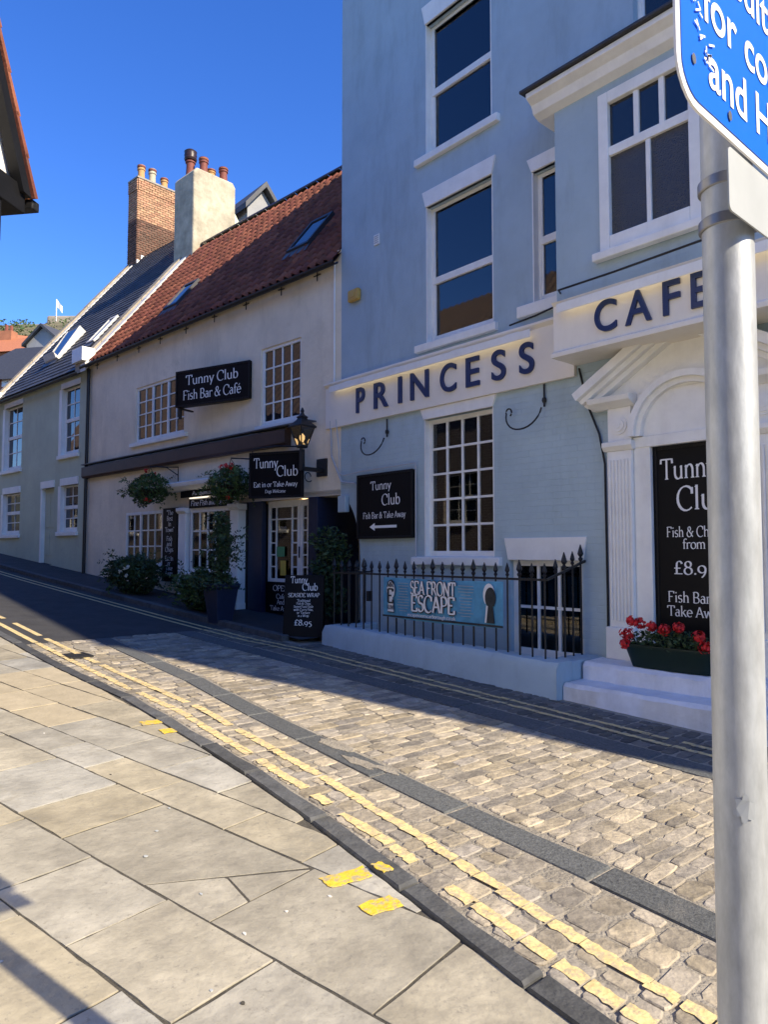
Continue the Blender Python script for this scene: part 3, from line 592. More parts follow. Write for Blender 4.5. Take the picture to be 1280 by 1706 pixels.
# white jambs: the painted reveals of the old openings
for (a,b,c,d_) in (UW,MW,NW,LW):
    MB().box(a-.004,a+.012,-.004,.098,c,d_).build('jamb','white_paint',blue); MB().box(b-.012,b+.004,-.002,.098,c,d_).build('jamb','white_paint',blue)
for (a,b,c,d_) in (UW,MW,NW):
    for (x0_,x1_) in ((a+.06,a+.30),(b-.28,b-.06)):
        mb=MB(); n=12
        for i in range(n+1): x=x0_+(x1_-x0_)*i/n; mb.v+=[(x,.34+.03*math.sin(i*1.7),c),(x,.34+.03*math.sin(i*1.7),d_)]
        mb.f=[(2*i,2*i+2,2*i+3,2*i+1) for i in range(n)]; mb.build('curtain','curtain',blue,smooth=True)
# lower window: hanging carved discs and a warm table lamp inside
for (i,j) in ((1,3),(3,2),(0,1),(2,0)):
    cw=(LW[1]-LW[0]-.12)/4; rh=(LW[3]-LW[2]-.14)/5; cx=LW[0]+.06+cw*(i+.5); cz=LW[2]+.08+rh*(j+.5)
    mb=MB()
    for r,dd in ((.115,0),(.085,-.012),(.05,-.02)):
        n=18; mb.add([(cx+r*math.cos(6.283*k/n),.2+dd,cz+r*1.15*math.sin(6.283*k/n)) for k in range(n)]+[(cx+r*math.cos(6.283*k/n),.215+dd,cz+r*1.15*math.sin(6.283*k/n)) for k in range(n)],[tuple(range(n))]+[(k,n+k,n+(k+1)%n,(k+1)%n) for k in range(n)])
    mb.build('window_disc','brown_fascia',blue)
tl=MB().lathe((-6.93,.75,2.18),[(.09,0),(.05,.26)],14).build('table_lamp','leather_lamp',blue)
# basement window behind the railings
w_=window(blue,*BW,.06,3,2,fw_=.07,bar=.035,glass='glass_clear'); MB().box(BW[0]+.05,BW[1]-.05,.105,.112,BW[2]+.05,BW[3]-.05).build('reflection_board','curtain',blue); lintel(w_,BW[0]-.02,BW[1]+.02,BW[3],1.88,splay=.06)  # pale board added behind the panes, painting in the sunlit street's reflection
# fascia board with raised letters
fas=MB().profile([(-.06,3.77),(-.06,4.46),(-.11,4.50),(-.11,4.53),(.0,4.56),(-.002,3.77)],-9.58,-4.70).build('fascia','fascia_cream',blue,bevel=.004,label='cream fascia board lettered PRINCESS')
MB().profile([(-.165,4.345),(-.155,4.345),(-.155,4.435),(-.10,4.435),(-.10,4.445),(-.165,4.445)],-9.35,-5.25).build('light_strip','white_paint',fas,bevel=.005)
MB().box(-9.3,-5.3,-.135,-.115,4.415,4.428).build('lamp_tube','lamp_strip',fas)
for x_ in (-8.9,-7.8,-6.5,-5.55): MB().box(x_-.1,x_+.1,-.14,-.1,4.441,4.462).build('strip_bracket','white_paint',fas)
for ch,u0,u1,top in zip('PRINCESS',(212,298,405,475,620,745,870,1005),(255,372,440,570,703,815,943,1082),(0,)*8):
    a,_=BF.px(520+u0/2.909,650,-.09); b,_=BF.px(520+u1/2.909,650,-.09)
    font_part(fas,ch,a+(.05 if ch=='I' else 0),3.92,.40,-.061,.03,'letter_navy',fit_w=(b-a)*(.45 if ch=='I' else .92))
# projecting bay above the door
by0=-.4
MB().box(-4.69,-1.95,by0,-.002,4.56,6.86).build('bay','blue_paint',blue) if False else None
wall('bay',[(-4.69,4.50),(-1.95,4.50),(-1.95,6.86),(-4.69,6.86)],[rect(-4.11,-2.99,4.95,6.72)],'blue_paint',blue,.1,.398,d0=by0)
cf=MB().profile([(by0-.05,3.98),(by0-.05,4.50),(by0-.09,4.54),(-.003,4.56),(-.003,3.90),(by0-.10,3.90),(by0-.10,3.95)],-4.71,-1.9).build('bay_fascia','fascia_cream',blue,bevel=.004,label='cream fascia board lettered CAFE')
MB().profile([(by0-.15,4.385),(by0-.14,4.385),(by0-.14,4.475),(by0-.085,4.475),(by0-.085,4.487),(by0-.15,4.487)],-4.6,-2.0).build('light_strip','white_paint',cf,bevel=.004)
MB().box(-4.55,-2.05,by0-.12,by0-.10,4.455,4.468).build('lamp_tube','lamp_strip',cf)
for ch,u0,u1 in zip('CAFE',(347,483,652,778),(452,610,735,862)):
    a,_=BF.px(860+u0/2.667,500,by0-.08); b,_=BF.px(860+u1/2.667,500,by0-.08); font_part(cf,ch,a,4.06,.345,by0-.051,.03,'letter_navy',fit_w=(b-a)*.92)
MB().profile([(by0,6.82),(by0-.10,6.86),(by0-.14,6.95),(by0-.24,7.0),(by0-.24,7.06),(-.003,7.10),(-.003,6.82)],-4.92,-1.72).build('bay_cornice','white_paint',blue,bevel=.008)
MB().profile([(by0-.29,7.063),(by0-.29,7.10),(-.004,7.34),(-.004,7.105)],-4.98,-1.66).build('bay_roof','slate',blue,bevel=.01)
bw=MB()
s0,s1,z0,z1=-4.11,-2.99,4.95,6.72; d=by0-.03
bw.box(s0-.0,s0+.12,d,d+.1,z0,z1).box(s1-.12,s1,d,d+.1,z0,z1).box(s0+.12,s1-.12,d,d+.1,z1-.13,z1).box(s0+.12,s1-.12,d,d+.1,z0,z0+.16)
bo=bw.build('bay_window','white_paint',blue,bevel=.01)
zt=6.05; a0,a1=s0+.12,s1-.12; mid=(a0+a1)/2
MB().box(a0,a1,d+.02,d+.09,zt-.05,zt+.05).build('transom',"white_paint",bo,bevel=.006)
MB().box(mid-.025,mid+.025,d+.03,d+.085,z0+.16,zt-.05).build('glazing_bar','white_paint',bo,bevel=.005)
for q in (a0+(a1-a0)*.36,a0+(a1-a0)*.68): MB().box(q-.03,q+.03,d+.03,d+.085,zt+.05,z1-.13).build('glazing_bar','white_paint',bo,bevel=.005)
pane(bo,a0,mid,z0+.16,zt-.05,d+.06,'glass_rough',.2); pane(bo,mid,a1,z0+.16,zt-.05,d+.06,'glass_rough',.2)
for i,(p,q) in enumerate(((0,.36),(.36,.68),(.68,1))): pane(bo,a0+(a1-a0)*p,a0+(a1-a0)*q,zt+.05,z1-.13,d+.06,'glass',.4)
sill(bo,s0-.06,s1+.06,z0,d=by0-.1,h=.1,depth=.097)
# doorcase: fluted pilasters, arch, rosettes, open pediment
DC=-3.365
def mir(s): return 2*DC-s
dc=MB().box(-3.97,-3.78,-.05,.1,.53,2.95).box(-2.95,-2.76,-.05,.1,.53,2.95).build('door_frame','white_paint',blue,bevel=.008)
for sg in (-1,1):
    X=lambda s:(s if sg<0 else mir(s))
    mb=MB().box(X(-4.27),X(-3.972),-.09,-.002,.88,2.82)
    pl=mb.build('pilaster','white_paint',blue,bevel=.006)
    for k in range(7):
        c=-4.245+k*.0415; MB().box(X(c),X(c+.022),-.105,-.0905,.95,2.72).build('flute','white_paint',pl,bevel=.005)
    MB().box(X(-4.31),X(-3.965),-.12,-.003,.53,.88).build('plinth','white_paint',pl,bevel=.012)
    MB().profile([(-.10,2.82),(-.14,2.87),(-.14,2.92),(-.003,2.92),(-.003,2.82)],min(X(-4.31),X(-3.95)),max(X(-4.31),X(-3.95))).build('capital','white_paint',pl,bevel=.006)
    MB().box(X(-4.26),X(-3.98),-.085,-.003,2.92,3.30).build('frieze_block','white_paint',pl,bevel=.006)
    mb=MB(); cx,cz=X(-4.12),3.1; n=20
    for r,dd in ((.10,-.10),(.07,-.112),(.03,-.12)):
        mb.add([(cx+r*math.cos(6.283*k/n),dd,cz+r*math.sin(6.283*k/n)) for k in range(n)]+[(cx+r*math.cos(6.283*k/n),-.08,cz+r*math.sin(6.283*k/n)) for k in range(n)],[tuple(range(n))]+[(k,n+k,n+(k+1)%n,(k+1)%n) for k in range(n)])
    mb.build('rosette','white_paint',pl)
    MB().profile([(-.09,3.30),(-.20,3.36),(-.22,3.42),(-.003,3.44),(-.003,3.30)],min(X(-4.45),X(-3.93)),max(X(-4.45),X(-3.93))).build('cornice_block','white_paint',pl,bevel=.008)
    # raking cornice
    a=Vector((X(-4.56),3.42)); b=Vector((DC,4.14)); u=(b-a).normalized(); nn=Vector((-u.y,u.x)) if sg<0 else Vector((u.y,-u.x))
    for (o0,o1,dd) in ((0,.10,-.26),(-.06,0,-.2),(-.12,-.06,-.14)):
        P=[a+nn*o0+u*(-o0*.2),b+nn*o0,b+nn*o1,a+nn*o1]; MB().prism([tuple(p) for p in P],dd,-.004).build('raking_cornice','white_paint',blue,bevel=.006)
# arch ring and blind fanlight
def archring(r0,r1,cz,d0,d1,name,m='white_paint'):
    mb=MB(); n=24
    for k in range(n):
        a,b=math.pi*k/n,math.pi*(k+1)/n
        P=[(DC+r0*math.cos(a),cz+r0*math.sin(a)),(DC+r1*math.cos(a),cz+r1*math.sin(a)),(DC+r1*math.cos(b),cz+r1*math.sin(b)),(DC+r0*math.cos(b),cz+r0*math.sin(b))]; mb.prism(P,d0,d1)
    return mb.build(name,m,blue)
archring(.50,.555,2.955,-.10,-.003,'arch_ring'); archring(.555,.625,2.955,-.15,-.003,'arch_moulding')
mb=MB(); n=24; mb.prism([(DC+.499*math.cos(math.pi*k/n),2.952+.499*math.sin(math.pi*k/n)) for k in range(n+1)],-.02,.03); fan=mb.build('fanlight_panel','white_paint',blue)
mb=MB()
for k in range(28):
    a,b=6.2832*k/28,6.2832*(k+1)/28; mb.prism([(DC+r*math.cos(q),3.13+r*math.sin(q)) for r,q in ((.135,a),(.15,a),(.15,b),(.135,b))],-.032,-.021)
mb.build('roundel','white_paint',fan)
MB().box(-3.97,-2.76,-.06,.05,2.83,2.95).build('door_head','white_paint',blue,bevel=.008)
mb=MB().prism([(-4.40,3.43),(mir(-4.40),3.43),(DC,4.10)],-.035,-.004); mb.build('tympanum','white_paint',blue)
MB().prism([(-3.98,2.953),(mir(-3.98),2.953),(mir(-3.98),3.428),(-3.98,3.428)],-.033,-.004).build('spandrel','white_paint',blue)
# black menu panel closing the doorway
dp=thing('door_sign','tall black menu panel lettered Fish and Chips filling the white doorcase','sign',BF,.53)
sign_board(dp,-3.778,-2.952,.534,2.828,.03,.05,'sign_black','black_paint')
q=DC
lettering(dp,[('Tunny',-3.41,2.47,.215,.60),('Club',-3.27,2.14,.24,.54),('Fish & Chips',q,1.86,.105,.58),('from',q,1.735,.10,.24),('£8.95',q,1.47,.14,.45),('Fish Bar &',q,1.18,.11,.58),('Take Away',q,1.035,.105,.60)],.0285)
# two white steps
st=thing('door_steps','pair of worn white painted steps below the doorcase','steps',BF,-.2)
def rough_step(s0,s1,d0,d1,z0,z1):
    mb=MB(); n=24; prof=[(d0,z0),(d0-.005,z1-.04),(d0+.03,z1-.003),(d1,z1+.008),(d1,z0)]
    for i in range(n+1):
        s=s0+(s1-s0)*i/n
        for (dd,z) in prof: mb.v.append((s+ (rnd.uniform(-.006,.006) if 0<i<n else 0),dd+rnd.uniform(-.007,.007),z+(rnd.uniform(-.005,.005) if z>z0 else 0)))
    k=len(prof)
    for i in range(n):
        for j in range(k-1): mb.f.append((i*k+j,(i+1)*k+j,(i+1)*k+j+1,i*k+j+1))
    mb.f+=[tuple(range(k)),tuple(n*k+j for j in range(k-1,-1,-1))]
    return mb
rough_step(-4.40,-2.2,-.80,-.10,-.2,.335).build('step','white_step',st,smooth=True)
rough_step(-4.38,-2.25,-.46,-.09,.25,.525).build('step','white_step',st,smooth=True)
# wall signs and fittings on the blue house
ts=thing('wall_sign','square black sign with white arrow hung on pale blue wall','sign',BF,1.91)
sign_board(ts,-8.73,-7.45,1.91,2.915,-.06,.055,'sign_black','black_paint')
lettering(ts,[('Tunny',-8.16,2.66,.13,.48),('Club',-7.93,2.42,.16,.42),('Fish Bar & Take Away',-8.09,2.22,.095,.98)],-.0615)
MB().prism([(-8.42,2.09),(-8.30,2.15),(-8.30,2.11),(-7.80,2.11),(-7.80,2.07),(-8.30,2.07),(-8.30,2.03)],-.064,-.0605).build('arrow','letter_white',ts)
def hook(s,z):
    h=thing('basket_hook','black wrought iron basket hook curling under the fascia %s'%('left of the lower window' if s<-7 else 'right of the lower window'),'hook',BF,z-.6,group='iron basket hooks')
    MB().tube([(s,-.03,z),(s,-.03,z-.28)],.012,8).build('stem','black_iron',h)
    P=[]
    for k in range(15): a=math.pi*k/14; P.append((s-.27+.27*math.cos(a)*1.0,-.09-.25*math.sin(a)*.3,z-.30-.24*math.sin(a)))
    for k in range(9): a=k/8*4.2; P.append((s-.50+.045*math.cos(math.pi-a)*1,-.09,z-.29+.05*math.sin(a)))
    MB().tube(P,.011,7).build('scroll','black_iron',h)
    MB().lathe((s,-.03,z-.2),[(.022,-.03),(.03,0),(.022,.03)],8).build('collar','black_iron',h)
hook(-8.05,3.74); hook(-5.15,3.76)
al=thing('alarm_box','faded yellow alarm box high on the blue wall','alarm',BF,5.7)
mb=MB().box(-8.97,-8.70,-.09,-.004,5.78,5.98); mb.build('case','alarm_yellow',al,bevel=.03); MB().box(-8.9,-8.78,-.099,-.0905,5.84,5.92).build('face_plate','alarm_yellow',al)
ve=thing('vent_plate','small white square vent plate on the blue upper wall','vent',BF,6.5)
MB().box(-8.38,-8.25,-.02,-.003,6.56,6.73).build('plate','white_paint',ve,bevel=.004)
for k in range(4): MB().box(-8.365,-8.265,-.024,-.0205,6.59+k*.033,6.605+k*.033).build('louvre','sign_back',ve)
cb=thing('wall_cables','dark cables running along the fascia tops and down beside the doorcase','cable',BF,0)
MB().tube([(-5.6,-.12,4.58),(-5.2,-.13,4.60),(-4.75,-.13,4.66),(-4.6,by0-.1,4.66),(-3.9,by0-.11,4.66),(-2.9,by0-.11,4.69)],.012,6).build('cable','black_iron',cb)
MB().tube([(-4.66,-.02,3.86),(-4.55,-.02,3.4),(-4.40,-.03,3.05),(-4.335,-.03,2.7),(-4.335,-.02,1.2),(-4.34,-.02,.6)],.012,6).build('cable','black_iron',cb)
MB().tube([(-9.28,-.07,3.9),(-9.2,-.07,3.4),(-9.2,-.05,3.0),(-9.1,-.05,2.95),(-8.7,-.05,2.98),(-7.4,-.05,3.0),(-7.4,-.05,1.3)],.010,6).build('cable','cable_grey',cb)
MB().tube([(-9.45,-.05,3.9),(-9.42,-.05,3.3),(-9.15,-.05,2.85),(-8.8,-.05,2.8)],.016,6).build('cable','cable_grey',cb)
MB().box(-9.2,-9.0,-.09,-.003,2.35,2.62).build('junction_box','blue_paint',cb,bevel=.01)
# low area wall
lw=thing('area_wall','low pale blue rendered wall carrying the iron railings','wall',BF,-.2)
mb=MB(); n=26
for i in range(n+1):
    s=-8.53+(4.12)*i/n; zt=.645-.105*i/n+rnd.uniform(-.006,.006); e=.05 if i in (0,) else 0
    for dd,z in ((-.907,Z0),(-.907+rnd.uniform(-.006,.006),zt-.07-e),(-.86,zt-e*.5),(-.66,zt+.005-e*.5),(-.62,zt-.03),(-.62,Z0)): mb.v.append((s+(.03 if e and z>0 else 0),dd,z))
for i in range(n):
    for j in range(5): mb.f.append((i*6+j,(i+1)*6+j,(i+1)*6+j+1,i*6+j+1))
mb.f+=[(0,1,2,3,4,5),tuple(n*6+j for j in (5,4,3,2,1,0))]
mb.build('front_wall','blue_paint',lw,smooth=True)
MB().box(-4.72,-4.412,-.618,-.003,Z0,.535).build('return_wall','blue_paint',lw,bevel=.02)
MB().box(-8.5,-8.3,-.618,-.003,Z0,.62).build('return_wall','blue_paint',lw,bevel=.02)
# railings
rl=thing('iron_railings','black spear topped iron railings on the low blue wall','railings',BF,.5)
fin=[(.006,0),(.020,.015),(.024,.03),(.012,.045),(.030,.075),(.022,.11),(.004,.17)]
def bar(s,d,zb,zt,big):
    o=MB().tube([(s,d,zb),(s,d,zt+.03)],.0125 if big else .0105,8).build('bar','black_iron',rl)
    k=1.15 if big else .95; MB().lathe((s,d,zt+.02),[(r*k,z*k) for r,z in fin],8).build('finial','black_iron',o,smooth=True)
s=-8.42;i=0
while s<-4.62:
    z=.64-.105*(s+8.53)/4.12; bar(s,-.75,z-.03,1.40,i%4==0); s+=.171; i+=1
MB().box(-8.45,-4.63,-.762,-.738,1.385,1.41).build('top_rail','black_iron',rl)
for k in range(1,5):
    t=k/4.4; bar(-4.63+.0*t,-.75+.72*t,.52,1.40+.19*t,k%2==0)
mb=MB(); mb.add([(-4.642,-.75,1.385),(-4.618,-.75,1.385),(-4.618,-.005,1.585),(-4.642,-.005,1.585),(-4.642,-.75,1.412),(-4.618,-.75,1.412),(-4.618,-.005,1.612),(-4.642,-.005,1.612)],[(0,3,2,1),(4,5,6,7),(0,1,5,4),(1,2,6,5),(2,3,7,6),(3,0,4,7)]); mb.build('return_rail','black_iron',rl)
for k in range(1,5): bar(-8.42,-.75+.15*k,.6,1.40,False)
MB().box(-8.432,-8.408,-.737,-.005,1.386,1.411).build('return_rail','black_iron',rl)
MB().box(-7.62,-7.58,-.80,-.72,1.02,1.16).build('latch','black_iron',rl)
# banner tied to the railings
bn=thing('railing_banner','pale blue SEA FRONT ESCAPE banner tied across the railings','banner',BF,.8)
mb=MB(); n=20
for i in range(n+1):
    s=-7.27+2.07*i/n; wv=.012*math.sin(i*.9); 
    for z,dd in ((.835-.02*math.sin(math.pi*i/n),-.785+wv),(1.10,-.79+wv*.5),(1.365-.012*math.sin(math.pi*i/n),-.785)): mb.v.append((s,dd,z))
for i in range(n):
    for j in (0,1): mb.f.append((i*3+j,(i+1)*3+j,(i+1)*3+j+1,i*3+j+1))
sh=mb.build('sheet','banner_blue',bn,smooth=True)
D_=-.806
lettering(bn,[('SEA FRONT',-6.32,1.16,.165,.80),('ESCAPE',-6.32,.945,.20,.78)],D_-.004,thick=.16,thin=.05)
lettering(bn,[('SEA FRONT',-6.32,1.16,.165,.80),('ESCAPE',-6.32,.945,.20,.78)],D_,m='banner_dark',thick=.27,thin=.16)
def keyhole(s,z,h,m,d,name):
    P=[(s-.13*h,z),(s+.13*h,z),(s+.075*h,z+.42*h)]+[(s+.17*h*math.cos(R(a)),z+.62*h+.26*h*math.sin(R(a))) for a in range(-50,231,20)]+[(s-.075*h,z+.42*h)]
    MB().prism(P,d,d+.003).build(name,m,bn)
keyhole(-7.10,.895,.50,'banner_dark',D_,'keyhole_print'); keyhole(-7.10,.91,.46,'letter_white',D_-.005,'keyhole_print'); keyhole(-5.40,.88,.52,'letter_white',D_,'keyhole_print'); keyhole(-5.375,.88,.47,'banner_dark',D_-.005,'keyhole_print')
lettering(bn,[('MR',-7.10,1.235,.07,.13),('E',-7.10,1.03,.18,.14),('ROOMS',-7.10,.945,.05,.13)],D_-.010,m='banner_dark',thick=.16,thin=.06)
for k in range(11): 
    for sx_,w_ in ((-6.86,.24),(-5.76,.26)):
        l=w_*rnd.uniform(.6,1); MB().box(sx_-l/2,sx_+l/2,D_-.001,D_,1.29-k*.036,1.297-k*.036).build('small_print','sign_back',bn)
lettering(bn,[('escaperoomscarborough.co.uk',-6.35,.872,.042,.85)],D_-.002,thick=.13,thin=.06)
MB().box(-7.27,-5.2,D_+.004,D_+.0055,.838,.862).build('torn_edge','banner_dark',bn)
# geranium trough on the step
gt=thing('flower_trough','dark green trough of red geraniums on the white door step','planter',BF,.52)
mb=MB(); P=[]
for (a,b,z) in ((.40,.09,.53),(.46,.12,.70),(.475,.135,.745),(.475,.135,.76),(.45,.11,.76),(.44,.10,.72)):
    for k in range(20):
        t=6.283*k/20; c_,s_=math.cos(t),math.sin(t); mb.v.append((-3.45+a*math.copysign(abs(c_)**.45,c_),-.33+b*math.copysign(abs(s_)**.45,s_),z))
for i in range(5):
    for k in range(20): mb.f.append((i*20+k,i*20+(k+1)%20,(i+1)*20+(k+1)%20,(i+1)*20+k))
mb.f.append(tuple(range(19,-1,-1))); mb.build('trough','trough_green',gt,smooth=True)
MB().lathe((-3.45,-.33,.0),[(.0,.73),(.01,.73)],8).build('soil','soil',gt)
def leaf_cloud(mb,c,rad,n,size,rr,shape=None):
    for _ in range(n):
        while True:
            p=Vector((rr.uniform(-1,1),rr.uniform(-1,1),rr.uniform(-1,1)))
            if p.length<=1: break
        if p.length<.55 and rr.random()<.6: p=p.normalized()*rr.uniform(.6,1)
        q=Vector((c[0]+p.x*rad[0],c[1]+p.y*rad[1],c[2]+p.z*rad[2]))
        u=Vector((rr.gauss(0,1),rr.gauss(0,1),rr.gauss(0,.7))).normalized(); v=u.cross(Vector((rr.gauss(0,1),rr.gauss(0,1),rr.gauss(0,1)))).normalized(); nn=u.cross(v)
        l=size*rr.uniform(.6,1.3); wd=l*rr.uniform(.35,.6); b=nn*l*rr.uniform(-.2,.2)
        mb.add([q-u*l*.5,q+v*wd*.5+b,q+u*l*.5,q-v*wd*.5+b],[(0,1,2,3)])
def sprigs(mb,c,rad,n,size,rr):
    for _ in range(n):
        a=rr.uniform(0,6.283); p=Vector((c[0]+rad[0]*.75*math.cos(a),c[1]+rad[1]*.75*math.sin(a),c[2]+rr.uniform(-.5,.6)*rad[2])); d=Vector((math.cos(a)*rr.uniform(.2,1),math.sin(a)*rr.uniform(.2,1),rr.uniform(-.6,.9))).normalized()
        for k in range(rr.randrange(5,11)):
            p=p+d*size*.55; d=(d+Vector((rr.gauss(0,.15),rr.gauss(0,.15),-.10))).normalized()
            for q in (-1,1):
                u=(d.cross(Vector((rr.gauss(0,1),rr.gauss(0,1),1))).normalized()*q+d*.5).normalized(); v=u.cross(d).normalized(); l=size*rr.uniform(.7,1.2)
                mb.add([p,p+u*l*.5+v*l*.22,p+u*l,p+u*l*.5-v*l*.22],[(0,1,2,3)])
def bloom(mb,c,r,n,rr,size=.03):
    for _ in range(n):
        p=Vector((rr.gauss(0,1),rr.gauss(0,1),rr.gauss(0,1))).normalized()*r*rr.uniform(.5,1); q=Vector(c)+p
        u=p.cross(Vector((rr.gauss(0,1),rr.gauss(0,1),1))).normalized(); v=u.cross(p).normalized(); s_=size*rr.uniform(.6,1.2)
        mb.add([q-u*s_*.5,q+v*s_*.5,q+u*s_*.5,q-v*s_*.5],[(0,1,2,3)])
rr=random.Random(3); mb=MB(); leaf_cloud(mb,(-3.45,-.34,.80),(.47,.14,.13),750,.055,rr); mb.build('foliage','foliage_dark',gt)
for (s,z,r) in ((-3.93,.94,.075),(-3.78,1.06,.06),(-3.66,1.04,.05),(-3.88,1.08,.05),(-3.52,1.02,.06),(-3.38,1.05,.055),(-3.18,.98,.06),(-3.12,.88,.06),(-3.95,.84,.06)):
    mb=MB(); bloom(mb,(s+.05,-.42,z-.085),r*1.15,90,rr,.036); mb.build('bloom','flower_red',gt)
# ---------------------------------------------------------------- cream fish bar house
TZ=.2
tun=thing('cream_house','cream rendered two storey house with red pantile roof and shopfront','house',TF,TZ)
TE=6.80; TL=-9.70
lint=2.65
wl=rect(-7.12,-4.95,4.26,5.56); wr=rect(-2.22,-1.05,4.06,5.52); ws=rect(-7.50,-5.76,1.38,2.63); shop=rect(-5.10,-2.89,.4,3.14)
out=[(TL,TZ),(-2.885,TZ),(-2.885,lint),(.12,lint),(.12,TE),(TL,TE)]
wall('front_wall',out,[wl,wr,ws,rect(-4.75,-2.95,1.35,2.62)],'cream_render',tun,.12,.28)
MB().box(TL,TL+.28,.281,5.8,TZ,TE).build('side_wall','cream_render',tun)
MB().box(TL,.1,5.8,6.0,TZ,TE).build('rear_wall','cream_render',tun)
MB().box(-9.4,-2.9,2.2,2.3,TZ,6.5).box(-9.4,0,.285,2.2,3.95,4.05).build('interior_wall','interior',tun)
MB().box(-3.05,-2.885,.281,1.3,TZ,lint).build('recess_wall','navy_wood',tun)
MB().box(-2.88,.4,.0,3.0,2.66,2.74).build('recess_ceiling','cream_render',tun)
MB().box(-.55,.0,.95,1.1,TZ,2.655).build('passage_wall','cream_render',tun)
MB().box(-2.884,-2.56,-.03,.1,TZ,lint-.003).build('door_post','black_paint',tun,bevel=.005)
MB().box(-2.555,-2.13,-.02,.08,TZ,lint-.003).build('door_post','navy_wood',tun,bevel=.005)
MB().box(-.80,-.56,-.02,.94,TZ,lint-.003).build('door_post','navy_wood',tun,bevel=.005)
# recessed glazed doors
dd_=.12
def glazed_door(s0,s1,kick):
    o=MB().box(s0,s0+.07,dd_,dd_+.06,.62,2.64).box(s1-.07,s1,dd_,dd_+.06,.62,2.64).box(s0+.07,s1-.07,dd_,dd_+.06,.62,kick).box(s0+.07,s1-.07,dd_,dd_+.06,2.52,2.64).build('door','white_paint',tun,bevel=.005)
    a,b=s0+.07,s1-.07; rows=6; rh=(2.52-kick)/rows
    if b-a>.5:
        q=(a+.16,b-.16)
        for x in q: MB().box(x-.015,x+.015,dd_+.01,dd_+.05,kick,2.52).build('glazing_bar','white_paint',o)
        for k in range(rows):
            for (l,r) in ((a,q[0]),(q[1],b)): pane(o,l,r,kick+rh*k,kick+rh*(k+1),dd_+.03,'glass_clear')
            if k:
                for (l,r) in ((a,q[0]-.015),(q[1]+.015,b)): MB().box(l,r,dd_+.012,dd_+.048,kick+rh*k-.012,kick+rh*k+.012).build('glazing_bar','white_paint',o)
        MB().box(q[0]+.015,q[1]-.015,dd_+.012,dd_+.048,kick+rh*5-.012,kick+rh*5+.012).build('glazing_bar','white_paint',o)
        pane(o,q[0],q[1],kick,kick+rh*5,dd_+.03,'glass_clear'); pane(o,q[0],q[1],kick+rh*5,2.52,dd_+.03,'glass_clear')
    else:
        for k in range(rows):
            for i in range(2): pane(o,a+(b-a)/2*i,a+(b-a)/2*(i+1),kick+rh*k,kick+rh*(k+1),dd_+.03,'glass_clear')
            if k: MB().box(a,b,dd_+.012,dd_+.048,kick+rh*k-.012,kick+rh*k+.012).build('glazing_bar','white_paint',o)
        MB().box((a+b)/2-.012,(a+b)/2+.012,dd_+.01,dd_+.05,kick,2.52).build('glazing_bar','white_paint',o)
    return o
d1=glazed_door(-2.12,-1.20,1.22); d2=glazed_door(-1.19,-.81,1.22)
MB().tube([(-1.15,dd_-.05,1.60),(-1.15,dd_-.05,1.80)],.014,6).build('handle','black_iron',d2)
MB().box(-1.85,-1.62,dd_-.002,dd_+.0,1.62,1.80).build('notice','notice_green',d1); MB().box(-1.74,-1.58,dd_-.002,dd_,1.28,1.55).build('notice','notice_yellow',d1)
MB().box(-2.12,-.8,dd_+.6,dd_+.66,.4,2.7).build('lobby_wall','interior',tun)
MB().lathe((-1.55,dd_+.35,2.36),[(.03,0),(.05,.05),(.02,.09)],10).build('pendant_lamp','leather_lamp',tun)
MB().lathe((-1.15,.25,2.635),[(.09,0),(.09,.02)],12).build('ceiling_lamp','leather_lamp',tun)
op=thing('open_panel','black OPEN Cafe And Take Away panel on the recessed door foot','sign',TF,.62)
sign_board(op,-2.11,-1.22,.60,1.16,dd_-.05,.045,'sign_black')
lettering(op,[('OPEN',-1.66,1.00,.10,.46),('Cafe',-1.66,.86,.085,.26),('And',-1.66,.76,.085,.22),('Take Away',-1.66,.645,.085,.62)],dd_-.0515)
# first floor windows
w_=window(tun,-7.12,-4.95,4.26,5.56,.03,6,4,fw_=.06,bar=.026,mull=(2,4)); sill(w_,-7.30,-4.78,4.26,h=.10)
w_=window(tun,-2.22,-1.05,4.06,5.52,.03,4,4,fw_=.06,bar=.028); sill(w_,-2.32,-.95,4.06,h=.08)
w_=window(tun,-7.50,-5.76,1.38,2.63,.0,5,3,fw_=.07,bar=.03,mull=(2,),glass='glass_clear'); sill(w_,-7.6,-5.7,1.38)
# net curtain and lamp behind the shop windows
for s0,s1 in ((-7.4,-6.9),(-4.9,-4.2)):
    mb=MB(); n=14
    for i in range(n+1): x=s0+(s1-s0)*i/n; mb.v+=[(x,.35+.02*math.sin(i*1.9),1.3),(x,.35+.02*math.sin(i*1.9),2.6)]
    mb.f=[(2*i,2*i+2,2*i+3,2*i+1) for i in range(n)]; mb.build('curtain','curtain',tun,smooth=True)
MB().lathe((-6.35,.6,2.1),[(.04,0),(.06,.06),(.03,.12)],10).build('pendant_lamp','leather_lamp',tun)
